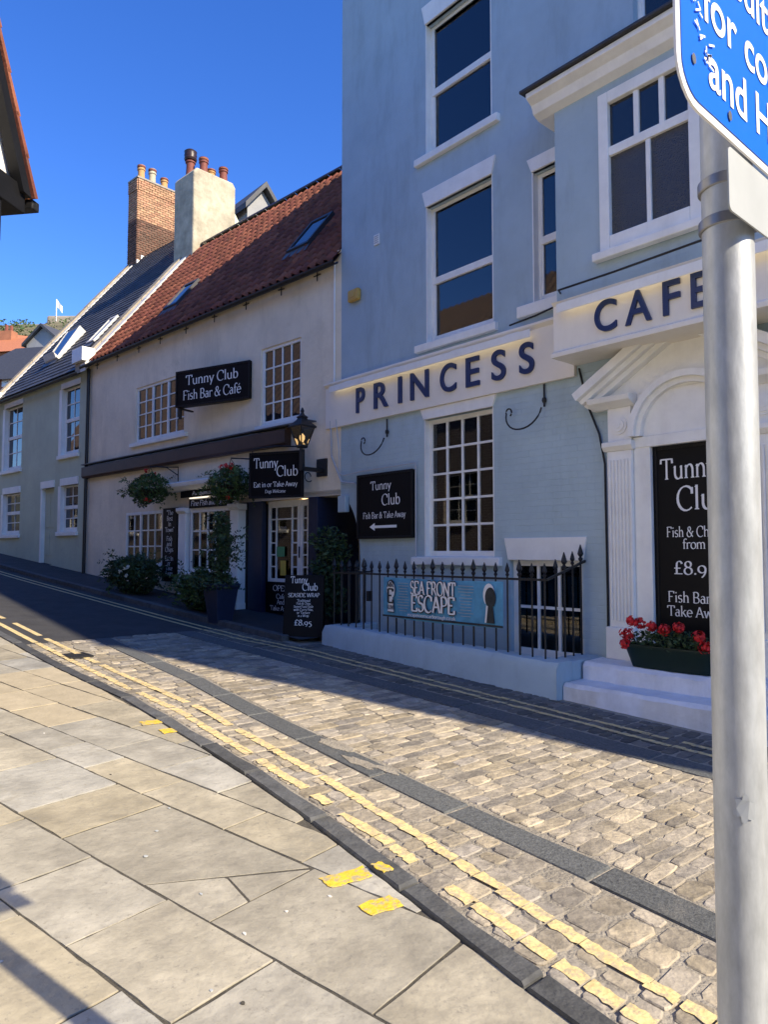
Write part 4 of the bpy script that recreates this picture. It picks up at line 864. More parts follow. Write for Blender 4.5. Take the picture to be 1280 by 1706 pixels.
# shopfront: pilasters, window, header signs
sf=window(tun,-4.44,-2.90,1.30,2.56,-.12,5,3,fw_=.05,bar=.03,glass='glass_clear',name='shop_window')
MB().box(-4.80,-2.70,-.14,-.004,TZ,1.24).build('stall_riser','white_paint',tun)
sill(sf,-4.5,-2.86,1.30,d=-.19,h=.06)
MB().box(-4.46,-2.88,-.125,-.004,2.56,3.08).build('header_board','white_paint',tun)
for s in (-4.78,-2.90):
    o=MB().box(s,s+.28,-.20,-.005,TZ,2.50).build('shop_pilaster','white_paint',tun,bevel=.01)
    MB().profile([(-.20,2.50),(-.25,2.55),(-.25,2.62),(-.006,2.62),(-.006,2.50)],s-.03,s+.31).build('capital','white_paint',o,bevel=.008); MB().box(s-.02,s+.30,-.23,-.006,TZ,.75).build('plinth','white_paint',o,bevel=.01)
MB().profile([(-.22,2.98),(-.32,3.06),(-.34,3.14),(-.004,3.22),(-.004,2.98)],-5.2,-2.62).build('shop_cornice','white_paint',tun,bevel=.01)
h1=thing('header_sign','small black Purveyors of sign under the white shop cornice','sign',TF,2.8)
sign_board(h1,-4.76,-3.04,2.83,2.97,-.17,.04); lettering(h1,[('Purveyors of...',-3.9,2.865,.08,.78)],-.1715,slant=.2)
h2=thing('header_sign','black Fine Fish and Chips strip above the shop window','sign',TF,2.6)
sign_board(h2,-4.42,-2.92,2.60,2.78,-.17,.04); lettering(h2,[('Fine Fish and Chips',-3.68,2.645,.105,1.34)],-.1715,slant=.2)
MB().box(-4.36,-3.66,-.20,-.175,2.795,2.815).build('lamp_tube','lamp_strip',h1)
vs=thing('vertical_sign','tall narrow black The Best In Town board between the shop windows','sign',TF,1.05)
sign_board(vs,-5.42,-4.83,1.08,2.64,-.20,.04)
lettering(vs,[(t,-5.125,z,h) for t,z,h in (('"The',2.49,.10),('Best',2.37,.10),('In',2.25,.10),('Town"',2.13,.10),('*',2.05,.10),('Fish',1.94,.10),('and',1.83,.10),('Chips',1.71,.10),('*',1.63,.10),('Eat In',1.52,.10),('or',1.42,.10),('Take',1.32,.10),('Away',1.21,.10))],-.2015)
# brown fascia box across the front
MB().profile([(-.12,3.60),(-.16,3.64),(-.16,3.88),(-.004,3.93),(-.004,3.60)],-9.69,-1.30).build('brown_band','brown_fascia',tun,bevel=.006)
MB().box(-9.66,-.6,-.19,-.02,3.935,3.955).build('lead_flashing','lead',tun)
for k,s in enumerate((-9.2,-8.1,-7.0,-6.0,-4.9,-3.8,-2.7,-1.6,-.6)):      # iron ties and gutter brackets under the eave
    MB().tube([(s-.09,-.02,6.50+.02*(k%2)),(s+.09,-.02,6.50)],.010,5).tube([(s,-.02,6.40),(s,-.02,6.60)],.010,5).build('wall_tie','black_iron',tun)
# gutter
def gutter(par,s0,s1,z,d=-.11,r=.06):
    mb=MB(); n=8; L_=[]
    for s in (s0,s1):
        for k in range(n+1): a=math.pi+math.pi*k/n; mb.v.append((s,d+r*math.cos(a),z+r*math.sin(a)))
        for k in range(n+1): a=2*math.pi-math.pi*k/n; mb.v.append((s,d+(r-.008)*math.cos(a),z+(r-.008)*math.sin(a)))
    m=2*n+2
    for k in range(m): mb.f.append((k,(k+1)%m,m+(k+1)%m,m+k))
    return mb.build('gutter','black_iron',par)
gutter(tun,TL,.1,TE-.30,-.23)
MB().tube([(-9.58,-.2,TE-.32),(-9.58,-.07,TE-.35),(-9.62,-.07,.5)],.045,8).build('drainpipe','black_iron',tun)
MB().tube([(-.14,-.03,6.6),(-.14,-.03,4.4)],.016,6).build('waste_pipe','white_paint',tun)
# pantile roof
PT=R(52); RD=2.98; SL=RD/math.cos(PT)+.2
roof=MB(); ez,ed=TE-.05,-.18; tdz=math.tan(PT)
def rz(d): return TE+d*tdz
roof.add([(TL,-.16,rz(-.16)-.06),(.0,-.16,rz(-.16)-.06),(.0,RD,rz(RD)-.06),(TL,RD,rz(RD)-.06),(0,RD*2,TE),(TL,RD*2,TE)],[(0,1,2,3),(3,2,4,5)])
ro=roof.build('roof','clay_brown',tun)
MB().prism([(0,0),(1,0),(1,1)],0,.01) if False else None
for s in (TL+.28,-.02):                       # gable triangles
    mb=MB(); mb.add([(s,0,TE-.2),(s,RD*2,TE-.2),(s,RD,rz(RD)-.1),(s-.25,0,TE-.2),(s-.25,RD*2,TE-.2),(s-.25,RD,rz(RD)-.1)],[(0,1,2),(5,4,3),(0,3,4,1),(1,4,5,2),(2,5,3,0)]); mb.build('gable','cream_render',tun)
tile=MB(); TWd,TLn=.215,.31
prof=[(-.5,.012),(-.36,.030),(-.2,.034),(-.06,.014),(.1,-.004),(.28,-.004),(.42,.004),(.5,.012)]
n=len(prof)
for y,dz in ((0,.012),(TLn*1.08,-.006)):
    for (a,b) in prof: tile.v.append((a*TWd*1.06,y,b*2.0+dz))
for (a,b) in prof: tile.v.append((a*TWd*1.06,0,b*2.0-.004))
for i in range(n-1): tile.f+=[(i,i+1,n+i+1,n+i),(2*n+i,2*n+i+1,i+1,i)]
tile_me=tile.mesh('pantile','pantile')
for p in tile_me.polygons: p.use_smooth=True
tm=[]
rows=int(SL/(TLn*.86)); 
for r_ in range(rows):
    for c_ in range(int(9.45/TWd)):
        s=-.02-TWd*(c_+.5); v=r_*TLn*.865-.02
        if s<TL+.2: continue
        tm.append((s,v))
sk=[(-2.05,-1.42,.50,1.15),(-6.75,-6.15,.50,1.10)]
tm=[t for t in tm if not any(a<t[0]<b and c/math.cos(PT)+.1<t[1]<d/math.cos(PT)+.2 for a,b,c,d in sk)]
tm.sort(key=lambda t:-t[0]*1.0+t[1]*.1)
def tile_mat(s,v): 
    d=-.16+v*math.cos(PT); z=rz(-.16)+v*math.sin(PT)-.02
    return Matrix.Translation((s,d,z-TZ))@Matrix.Rotation(PT-R(1.5)+R(rnd.uniform(-.8,.8)),4,'X')@Matrix.Rotation(R(rnd.uniform(-1,1)),4,'Z')
for t in tm[:300]:
    o=bpy.data.objects.new('pantile',tile_me); col.objects.link(o); o.parent=ro; o.matrix_local=tile_mat(*t)
mb=MB()
for t in tm[300:]:
    M=tile_mat(*t); mb.add([tuple(M@Vector(v)+Vector((0,0,TZ))) for v in tile.v],tile.f)
o=mb.build('pantile_mass','pantile',ro,kind='stuff')
for p in o.data.polygons: p.use_smooth=True
x=TL+.25
while x<-.1:            # ridge tiles
    mb=MB(); k=8
    for s in (x,x+.40):
        for i in range(k+1): a=math.pi*i/k; mb.v.append((s,RD-.13*math.cos(a),rz(RD)-.06+.11*math.sin(a)))
    mb.f=[(i,i+1,k+2+i,k+1+i) for i in range(k)]; mb.build('ridge_tile','clay_brown',ro,smooth=True); x+=.41
# left verge: white mortar fillet and stone coping
for (a,b,m_,up_) in ((TL+.02,TL+.30,'verge_mortar',.10),(TL-.30,TL+.015,'stone_coping',.16)):
    x=-.25; i=0
    while x<RD:
        x1=min(x+.55,RD); mb=MB(); mb.add([(s,d,rz(d)+q) for q in (-.12,up_+rnd.uniform(-.012,.012)) for d in (x,x1-.008) for s in (a,b)],[(0,1,3,2),(4,6,7,5),(0,4,5,1),(2,3,7,6),(0,2,6,4),(1,5,7,3)]); mb.build('coping_stone' if m_=='stone_coping' else 'verge_fillet',m_,ro); x=x1
MB().box(TL-.32,TL+.31,-.34,-.0,6.62,6.98).build('kneeler','white_paint',ro,bevel=.01)
def skylight(par,s0,s1,d0,d1,rzf,m='skylight_frame',lift=.09,open_=0):
    def P(s,d,h): return (s,d-h*math.sin(PT),rzf(d)+h*math.cos(PT))
    mb=MB()
    for (a,b,c,e) in ((s0,s0+.06,d0,d1),(s1-.06,s1,d0,d1),(s0+.06,s1-.06,d0,d0+.05),(s0+.06,s1-.06,d1-.05,d1)):
        mb.add([P(a,c,-.05),P(b,c,-.05),P(b,e,-.05),P(a,e,-.05),P(a,c,lift),P(b,c,lift),P(b,e,lift+open_),P(a,e,lift+open_)],[(0,3,2,1),(4,5,6,7),(0,1,5,4),(1,2,6,5),(2,3,7,6),(3,0,4,7)])
    o=mb.build('skylight',m,par)
    mb=MB().add([P(s0+.06,d0+.05,lift-.02),P(s1-.06,d0+.05,lift-.02),P(s1-.06,d1-.05,lift-.02+open_),P(s0+.06,d1-.05,lift-.02+open_)],[(0,1,2,3)]); mb.build('pane','glass',o)
    mb=MB().add([P(s0-.05,d0-.12,.035),P(s1+.05,d0-.12,.035),P(s1+.05,d0,.05),P(s0-.05,d0,.05)],[(0,1,2,3)]); mb.build('flashing','lead',o)
for a,b,c,d in sk: skylight(tun,a,b,c,d,rz)
# rendered chimney on the party wall
def chimney_pot(par,s,d,z,h,r,m,m2=None,style=0):
    prof=[(r*.95,0),(r*.9,h*.1),(r*.8,h*.55),(r*.82,h*.7),(r*1.0,h*.72),(r*1.0,h*.78),(r*.88,h*.8),(r*.9,h*.95),(r*.98,h),(r*.7,h)]
    o=MB().lathe((s,d,z),prof,14).build('chimney_pot',m,par,smooth=True)
    for k in range(9):
        a=6.283*k/9; mb=MB().lathe((s+r*.93*math.cos(a),d+r*.93*math.sin(a),z+h*.98),[(.018,0),(.018,.045)],5); 
    MB().lathe((s,d,z+h*.86),[(r*.95,0),(r*1.04,h*.03),(r*1.04,h*.09),(r*.95,h*.12)],14).build('pot_rim',m2 or m,o,smooth=True)
mb=MB(); c0,c1,e0,e1=-10.17,-9.08,2.62,4.05; zb_,zt_=8.8,12.80
prof=[(e0,zb_),(e1,zb_),(e1,zt_-.12),(e1-.10,zt_+.02),(e0+.10,zt_+.02),(e0,zt_-.12)]
ch=MB(); n=10
ch.profile(prof,c0,c1); cho=ch.build('chimney','chimney_render',tun,bevel=.05)
MB().box(c0-.05,c1+.05,e0-.06,e0+.2,10.02,10.10).build('lead_flashing','lead',cho)
for s,d,h,r,m_,m2 in ((-9.75,2.90,.62,.15,'clay_red','clay_brown'),(-9.35,3.1,.52,.14,'clay_red','pantile'),(-9.5,3.45,.36,.14,'clay_yellow','clay_red'),(-9.3,3.75,.46,.14,'clay_red','pantile')): chimney_pot(cho,s,d,zt_,h,r,m_,m2)
MB().lathe((-9.75,2.90,zt_+.52),[(.17,0),(.19,.05),(.17,.1),(.19,.16),(.17,.22),(.19,.27),(.13,.32)],14).build('cowl','clay_brown',cho,smooth=True)
# hanging signs, lantern, baskets
SF=Fr(-12.59,6.611,20)
bs=thing('fascia_sign','big black Fish Bar and Cafe sign angled from the cream upper wall','sign',SF,4.6)
sign_board(bs,-.98,.93,4.63,5.36,0,.14,'sign_black','black_paint')
lettering(bs,[('Tunny Club',-.03,5.06,.19,1.36),('Fish Bar & Café',-.03,4.76,.19,1.50)],-.0015)
MB().box(-.95,-.89,.05,.42,4.60,4.63).box(-.95,-.89,.05,.09,4.40,4.60).build('bracket','black_iron',bs)
HF=Fr(-10.333,6.6036,27)
hs=thing('hanging_sign','black Eat in or Take Away sign hanging beside the lantern','sign',HF,2.6)
sign_board(hs,-.49,.56,2.63,3.42,0,.05,'sign_black','black_paint')
lettering(hs,[('Tunny',-.16,3.15,.17,.48),('Club',.26,3.00,.17,.42),('Eat in or Take Away',.03,2.82,.085,.86),('Dogs Welcome',.03,2.715,.055,.40)],-.0015)
MB().tube([(-.45,.03,3.40),(-.45,.03,3.50),(-.1,.25,3.56),(.3,.46,3.56)],.014,6).tube([(.5,.03,3.40),(.45,.1,3.52),(.3,.4,3.56)],.012,6).build('hanger','black_iron',hs)
ln=thing('wall_lantern','black glazed lantern with warm bulb on iron wall bracket','lantern',TF,3.0)
ls,ld,lz=-.45,-.46,3.42
MB().box(-.50,-.40,ld,-.002,3.05,3.11).box(-.485,-.415,ld-.03,ld+.03,3.05,3.40).build('arm','black_iron',ln)
MB().box(-.57,-.33,-.04,-.003,2.98,3.28).build('wall_plate','black_iron',ln)
P=[]
for k in range(16): a=k/15*5.5; P.append((ls,ld+.14+(.05+.003*k)*math.cos(a),2.96+(.05+.003*k)*math.sin(a)))
MB().tube(P,.009,6).build('scroll','black_iron',ln)
MB().lathe((ls,ld,lz),[(.085,0),(.10,.03),(.09,.05)],4,True).build('lantern_base','black_iron',ln)
for k in range(4):
    a=math.pi/4+k*math.pi/2; c_,s_=math.cos(a),math.sin(a)
    MB().tube([(ls+.09*c_,ld+.09*s_,lz+.04),(ls+.205*c_,ld+.205*s_,lz+.34)],.011,5).build('corner_bar','black_iron',ln)
    b=a+math.pi/2; c2,s2=math.cos(b),math.sin(b); k1,k2=.088,.20
    MB().add([(ls+k1*c_,ld+k1*s_,lz+.05),(ls+k1*c2,ld+k1*s2,lz+.05),(ls+k2*c2,ld+k2*s2,lz+.335),(ls+k2*c_,ld+k2*s_,lz+.335)],[(0,1,2,3)]).build('pane','glass_lamp',ln)
MB().lathe((ls,ld,lz+.3355),[(.235,0),(.24,.025),(.10,.13),(.08,.16),(.10,.18),(.04,.22),(.025,.26),(.035,.285),(.008,.34)],4,True).build('lantern_roof','black_iron',ln)
MB().lathe((ls,ld,lz+.10),[(.02,0),(.045,.05),(.045,.10),(.01,.14)],10).build('bulb','bulb',ln,smooth=True)
def leaf_thing(o,name,c,rad,n,size,m,seed): mb=MB(); leaf_cloud(mb,c,rad,n,size,random.Random(seed)); return mb.build(name,m,o)
for (px_,py_,lab,seed) in ((249,815,'leafy hanging basket with red geraniums above the left shop window',5),(384,807,'bushy hanging basket with red geraniums beside the hanging sign',8)):
    s,z=TF.px(px_,py_,-.45); hb=thing('hanging_basket',lab,'basket',TF,z-.5,group='flower baskets on the cream house')
    R_=.52 if seed==5 else .48
    MB().lathe((s,-.45,z-.22),[(.05,0),(.17,.08),(.22,.2),(.22,.22)],14).build('bowl','soil',hb,smooth=True)
    MB().tube([(s+.22,-.45,z),(s+.1,-.45,z+.38),(s,-.45,z+.47)],.006,5).tube([(s-.22,-.45,z),(s,-.45,z+.47)],.006,5).build('chain','black_iron',hb)
    MB().tube([(s+.4,-.003,z+.30),(s+.25,-.2,z+.47),(s,-.45,z+.49)],.012,6).tube([(s+.4,-.01,z+.1),(s+.4,-.01,z+.48),(s,-.45,z+.485)],.012,6).build('bracket','black_iron',hb)
    mb=MB(); rr=random.Random(seed); leaf_cloud(mb,(s,-.45,z),(R_,R_*.8,.33),1300,.075,rr); leaf_cloud(mb,(s-.22,-.5,z-.2),(R_*.5,.2,.2),260,.07,rr); leaf_cloud(mb,(s+.08,-.45,z+.2),(R_*.55,.25,.16),220,.07,rr); sprigs(mb,(s,-.45,z),(R_,R_*.8,.33),46,.07,rr); mb.build('foliage','foliage',hb)
    for k in range(7):
        mb=MB(); bloom(mb,(s+rr.uniform(-.3,.34),-.45+rr.uniform(-.3,.1),z+rr.uniform(.16,.42) if k<5 else z-.25),.055,30,rr,.035); mb.build('bloom','flower_red',hb)
# planting along the shopfront
def gz(fr,s,d): p=fr.w(s,d,0); return g(p.x)+.06
pl=thing('tub_plant','tall leafy shrub in a tapering black square tub by the shop door','plant',TF,gz(TF,-2.9,-.95)-.02)
s,d=-1.72,-1.16; zg=gz(TF,s,d)-.05
MB().lathe((s,d,zg),[(.20,0),(.30,.58),(.33,.60),(.33,.66),(.27,.66)],4,True).build('tub','navy_wood',pl,bevel=.01)
MB().lathe((s,d,zg+.60),[(.29,0),(.25,.03)],4,True).build('soil','soil',pl)
MB().tube([(s,d,zg+.55),(s+.02,d,zg+1.2),(s-.01,d,zg+1.75)],[.025,.018,.008],6).build('stem','soil',pl)
mb=MB(); rr=random.Random(21)
for k in range(9): leaf_cloud(mb,(s+rr.uniform(-.05,.05),d+rr.uniform(-.05,.05),zg+.85+k*.115),(.19-.006*k,.19-.006*k,.12),150,.075,rr)
leaf_cloud(mb,(s-.05,d-.05,zg+.68),(.42,.38,.16),520,.08,rr); sprigs(mb,(s,d,zg+1.2),(.22,.22,.6),46,.07,rr); mb.build('foliage','foliage_dark',pl)
for nm,lab,s,d,rad,n,m_,seed in (('bush','broad bush with white flowers under the left shop window',-5.55,-.75,(.78,.40,.44),2300,'foliage_dark',31),('bush','low trailing bush between the vertical sign and the black tub',-2.85,-.8,(.55,.34,.40),1600,'foliage',32)):
    zg=gz(TF,s,d); b_=thing(nm,lab,'plant',TF,zg-.03,group='shrubs along the shopfront')
    for k in range(6): 
        a=rnd.uniform(-.5,.5); MB().tube([(s+a*.3,d,zg-.05),(s+a*rad[0],d+rnd.uniform(-.1,.1),zg+rad[2]*1.1)],[.018,.006],5).build('stem','soil',b_)
    mb=MB(); rr=random.Random(seed); leaf_cloud(mb,(s,d,zg+rad[2]*.85),rad,n,.09,rr)
    for k in range(7): leaf_cloud(mb,(s+rr.uniform(-.8,.8)*rad[0],d+rr.uniform(-.3,.2),zg+rad[2]*rr.uniform(.9,1.6)),(.25,.2,.22),150,.085,rr)
    sprigs(mb,(s,d,zg+rad[2]*.9),rad,70,.085,rr); mb.build('foliage',m_,b_)
    if seed==31:
        for k in range(6): mb=MB(); bloom(mb,(s+.25+rr.uniform(-.15,.2),d-.38,zg+rr.uniform(.35,.65)),.045,16,rr,.05); mb.build('bloom','flower_white',b_)
s,d=-.15,-.15; zg=gz(TF,s,d); b_=thing('bush','dark tall shrub in the passage beside the blue corner','plant',TF,zg-.03)
MB().tube([(s,d,zg-.05),(s,d,zg+1.2)],[.03,.012],6).build('stem','soil',b_)
mb=MB(); rr=random.Random(33)
for k in range(6): leaf_cloud(mb,(s+rr.uniform(-.12,.12),d+rr.uniform(-.1,.1),zg+.4+k*.21),(.34,.3,.22),330,.09,rr)
mb.build('foliage','foliage_dark',b_)
# pavement board
AF=Fr(-9.02,6.34,47); zg=g(-9.02)+.02
ab=thing('pavement_board','black A-frame pavement board reading SEASIDE WRAP','sign',AF,zg)
def lean(mb,sgn):
    mb.v=[(v[0],v[1]*1.0+sgn*(zg+1.02-v[2])*.2*-1,v[2]) for v in mb.v]; return mb
for sgn in (1,-1):
    mb=MB().box(-.30,.30,-.015,.015,zg+.03,zg+.95).box(-.30,-.26,-.0175,.0175,zg-.01,zg+.03).box(.26,.30,-.0175,.0175,zg-.01,zg+.03); lean(mb,sgn).build('panel','sign_black',ab,bevel=.004)
for ln_ in [('Tunny',-.08,.83,.10,.26),('Club',.09,.72,.105,.24),('SEASIDE WRAP',0,.62,.058,.48),('Traditional',0,.55,.036,.20),('Fish & Chips',0,.505,.036,.22),('Street Food Style',0,.46,.036,.30),('with Curry Peas,',0,.415,.036,.30),('or Tartare',0,.37,.036,.2),('in a Wrap',0,.325,.036,.17),('£8.95',0,.20,.085,.27)]:
    mb=MB(); t,c_,z_,h_,wd=ln_; glyphs(mb,t,c_-wd/2,zg+z_,h_,-.0165,sx=wd/textw(t,h_)); lean(mb,1).build('lettering','letter_white',ab)
# ---------------------------------------------------------------- green house
GZB=.6; GL_=-6.3; GE=6.62
grn=thing('green_house','sage green rendered cottage with slate roof up the hill','house',GF,GZB)
W=[(-1.62,-.52,4.36,6.20),(-5.80,-4.40,4.25,6.22),(-1.56,-.5,2.26,3.51),(-5.76,-4.4,2.25,3.50)]; GD=(-2.85,-1.99,1.35,3.51)
wall('front_wall',[(GL_,GZB),(-.03,GZB),(-.03,GE),(GL_,GE)],[rect(*w_) for w_ in W]+[rect(*GD)],'green_render',grn,.16,.3)
MB().box(GL_,GL_+.3,.301,8.6,GZB,GE).build('side_wall','green_render',grn); MB().box(GL_,-.03,8.6,8.9,GZB,GE).build('rear_wall','green_render',grn)
MB().box(GL_+.3,-.1,1.2,1.3,GZB,6.4).build('interior_wall','interior',grn)
for i,w_ in enumerate(W):
    o=window(grn,*w_,.10,2,4,fw_=.05,bar=.026,sash=True); sill(o,w_[0]-.14,w_[1]+.06,w_[2],h=.12)
    if i>1: lintel(o,w_[0]-.02,w_[1]+.02,w_[3],w_[3]+.2,splay=.0)
    else: MB().box(w_[0]-.05,w_[1]+.05,-.02,.05,w_[3],w_[3]+.16).build('lintel','white_paint',o)
    MB().box(w_[0]-.16,w_[0]+.010,-.012,.098,w_[2],w_[3]).build('jamb','white_paint',o)
MB().box(GD[0]-.02,GD[1]+.02,-.03,.05,GD[3],GD[3]+.2).build('lintel','white_paint',grn)
MB().box(GD[0]-.03,GD[0]+.05,-.012,.1,GZB,GD[3]).build('door_jamb','white_paint',grn)
do=MB().box(GD[0]+.05,GD[1],.10,.15,GZB,GD[3]).build('door','green_render',grn)
for (a,b,z0_,z1_) in ((.12,.40,2.4,3.35),(.46,.74,2.4,3.35),(.12,.40,1.6,2.3),(.46,.74,1.6,2.3)): MB().box(GD[0]+a,GD[0]+b,.085,.099,z0_,z1_).build('door_panel','green_render',do,bevel=.005)
MB().lathe((GD[1]-.08,.08,2.3),[(.02,-.02),(.03,0),(.02,.02)],8).build('handle','black_iron',do)
GR=4.5
def grz(d): return 6.75+d*tdz
def slate_roof(par,s0,s1,d0,d1,rzf,pitch):
    base=MB().add([(s0,d0,rzf(d0)-.05),(s1,d0,rzf(d0)-.05),(s1,d1,rzf(d1)-.05),(s0,d1,rzf(d1)-.05),(s1,2*d1,rzf(d0)),(s0,2*d1,rzf(d0))],[(0,1,2,3),(3,2,4,5)]).build('roof','slate',par)
    mb=MB(); c_,s_=math.cos(pitch),math.sin(pitch); v=0; row=0; L=(d1-d0)/c_
    while v<L:
        x=s0-(.13 if row%2 else 0)
        while x<s1:
            a,b=max(x,s0),min(x+.26,s1)-.006; h0=.02+rnd.uniform(0,.006); v1=min(v+.30,L)
            if b>a:
                def Q(ss,vv,hh): return (ss,d0+vv*c_-hh*s_,rzf(d0)+vv*s_+hh*c_)
                mb.add([Q(a,v,h0-.012),Q(b,v,h0-.012),Q(a,v,h0),Q(b,v,h0),Q(b,v1,-.004),Q(a,v1,-.004)],[(0,1,3,2),(2,3,4,5)])
            x+=.26
        v+=.2; row+=1
    o=mb.build('slate_courses','slate',base,kind='stuff'); return base
gr=slate_roof(grn,GL_+.3,-.35,-.2,GR,grz,PT)
gutter(grn,GL_,-.05,6.38,-.27)
for s in (GL_+.28,-.05):
    mb=MB(); mb.add([(s,0,GE-.2),(s,GR*2,GE-.2),(s,GR,grz(GR)-.1),(s-.25,0,GE-.2),(s-.25,GR*2,GE-.2),(s-.25,GR,grz(GR)-.1)],[(0,1,2),(5,4,3),(0,3,4,1),(1,4,5,2),(2,5,3,0)]); mb.build('gable','green_render',grn)
for (a,b,m_,up_) in ((GL_+.20,GL_+.42,'verge_mortar',.06),(GL_-.12,GL_+.195,'stone_coping',.14)):
    x=-.3
    while x<GR:
        x1=min(x+.6,GR); mb=MB(); mb.add([(s,d,grz(d)+q) for q in (-.12,up_+rnd.uniform(-.012,.012)) for d in (x,x1-.01) for s in (a,b)],[(0,1,3,2),(4,6,7,5),(0,4,5,1),(2,3,7,6),(0,2,6,4),(1,5,7,3)]); mb.build('coping_stone' if m_=='stone_coping' else 'verge_fillet',m_,gr); x=x1
MB().box(GL_-.14,GL_+.43,-.36,-.02,6.45,6.75).build('kneeler','white_paint',gr,bevel=.01)
skylight(grn,-4.1,-3.2,.55,1.35,grz,'skylight_pale',.10,.16); skylight(grn,-1.55,-1.1,.65,1.35,grz,'skylight_pale',.08)
# brick chimney: every brick is a piece
b0,b1,f0,f1=-6.32,-5.65,4.25,5.85; zb_,zt_=11.6,15.45
bc=MB().box(b0+.015,b1-.015,f0+.015,f1-.015,zb_,zt_-.01).build('chimney','mortar',grn)
bm_={}
for key,m_,wx in (('h','brick_buff',.215),('d','brick_dark',.215)):
    bm_[key]=MB().box(-.1075,.1075,-.03,.03,-.0325,.0325).mesh('brick',m_)
row=0; z=zb_+.2
count=0
while z<zt_-.03:
    key='h' if z>13.85 else 'd'; ext=.02 if z>15.0 else 0
    for face in (0,1):
        lo,hi=((f0,f1) if face else (b0,b1)); x=lo-(.112 if row%2 else 0)
        while x<hi:
            a,b=max(x,lo),min(x+.215,hi)
            if b-a>.06:
                o=bpy.data.objects.new('brick',bm_[key]); col.objects.link(o); o.parent=bc; zz=z-GZB; j=rnd.uniform(-.004,.004); o.scale=((b-a-.012)/.215,1,1)
                if face: o.location=(b1-.016+ext+j,(a+b)/2,zz); o.rotation_euler=(0,0,R(90))
                else: o.location=((a+b)/2,f0+.016-ext+j,zz)
            x+=.225
    z+=.085; row+=1
k=0
while f0+k*.16<f1-.1:
    d=f0+k*.16; zz=max(grz(d),11.8) if d<GR else grz(2*GR-d)
    MB().box(b1-.01,b1+.032,d,d+.155,zz-.25,zz+.17).build('stepped_flashing','white_paint',bc); k+=1
MB().box(b0-.03,b1+.03,f0-.03,f1+.03,zt_-.01,zt_+.05).build('chimney_cap','mortar',bc)
for d,h,m_,m2 in ((4.55,.62,'clay_yellow','clay_red'),(5.0,.66,'chimney_render','clay_red'),(5.5,.5,'clay_yellow','clay_red')): chimney_pot(bc,-5.98,d,zt_+.04,h,.15,m_,m2)
# ---------------------------------------------------------------- jettied gable on the near side
a=math.degrees(math.atan2(.77,-.636))
UF=Fr(-6.3,1.73,a-180)      # local s runs along the gable, 0 at the far corner, negative towards the camera
UF=Fr(-6.3,1.73,0); ang=math.atan2(-.77,.636)
tud=thing('jettied_house','white timbered gable with black beams jutting over the pavement','house',None,0,None,(-6.12,1.51,0),ang)
# local x along the gable away from the far corner, local y to its left = outwards; depth runs to -y
def tb(x0,x1,y0,y1,z0,z1,nm,m_,par=tud,bv=.01): return MB().box(x0,x1,y0,y1,z0,z1).build(nm,m_,par,bevel=bv)
ov=-.0
tb(.45,4.2,-8.0,-.45,-.1,4.45,'lower_wall','tudor_white')
gp=[(.06,4.70),(4.54,4.70),(2.3,9.9)]
mb=MB(); mb.add([(p[0],y,p[1]) for y in (-.06,-8.0) for p in gp],[(0,1,2),(5,4,3),(0,3,4,1),(1,4,5,2),(2,5,3,0)]); mb.build('gable_wall','tudor_white',tud)
tb(0,4.6,-8.0,.02,4.42,4.64,'jetty_beam','black_paint')
for x_ in (.25,1.3,2.4,3.5,4.3): 
    mb=MB(); P=[(0,4.42),(0,4.10),(-.12,4.0),(-.3,3.75),(-.45,3.4),(-.45,4.42)]; mb.add([(x_+q,p[0],p[1]) for q in (0,.16) for p in P],[tuple(range(5,-1,-1)),tuple(range(6,12))]+[(i,(i+1)%6,6+(i+1)%6,6+i) for i in range(6)]); mb.build('corbel_bracket','black_paint',tud)
for sgn in (1,-1):
    X=lambda v:(v if sgn>0 else 4.6-v)
    u=Vector((2.3,0,5.3)).normalized(); nn=Vector((-u.z,0,u.x))
    a_=Vector((-.02,0,4.56)); b_=Vector((2.3,0,9.95))
    P=[a_,b_,b_-nn*.085,a_-nn*.085+u*.05]
    mb=MB(); mb.add([(X(p.x),y,p.z) for y in (.06,-.03) for p in P],[(0,1,2,3),(7,6,5,4),(0,4,5,1),(1,5,6,2),(2,6,7,3),(3,7,4,0)]); mb.build('bargeboard','black_paint',tud)
    mb=MB(); mb.add([(X(p.x),y,p.z) for y in (.02,-8.0) for p in (a_+nn*.01,b_+nn*.01,b_+nn*.05,a_+nn*.05)],[(0,1,2,3),(7,6,5,4),(0,4,5,1),(1,5,6,2),(2,6,7,3),(3,7,4,0)]); rf=mb.build('roof_slope','pantile_far',tud)
    L=(b_-a_).length; k=0
    while k*.30<L-.1:          # verge tiles
        p0=a_+u*(k*.30); p1=a_+u*(k*.30+.33)
        mb=MB(); mb.add([(X((p0+nn*h0).x),y,(p0+nn*h0).z) for h0 in (.03,.075) for y in (.07,-.16)]+[(X((p1+nn*h1).x),y,(p1+nn*h1).z) for h1 in (.025,.055) for y in (.07,-.16)],[(0,1,3,2),(4,6,7,5),(0,4,5,1),(2,3,7,6),(0,2,6,4),(1,5,7,3)]); mb.build('verge_tile','pantile',rf); k+=1
    tb(X(-.15),X(-.06),-8.0,.04,4.50,4.58,'gutter','black_iron')
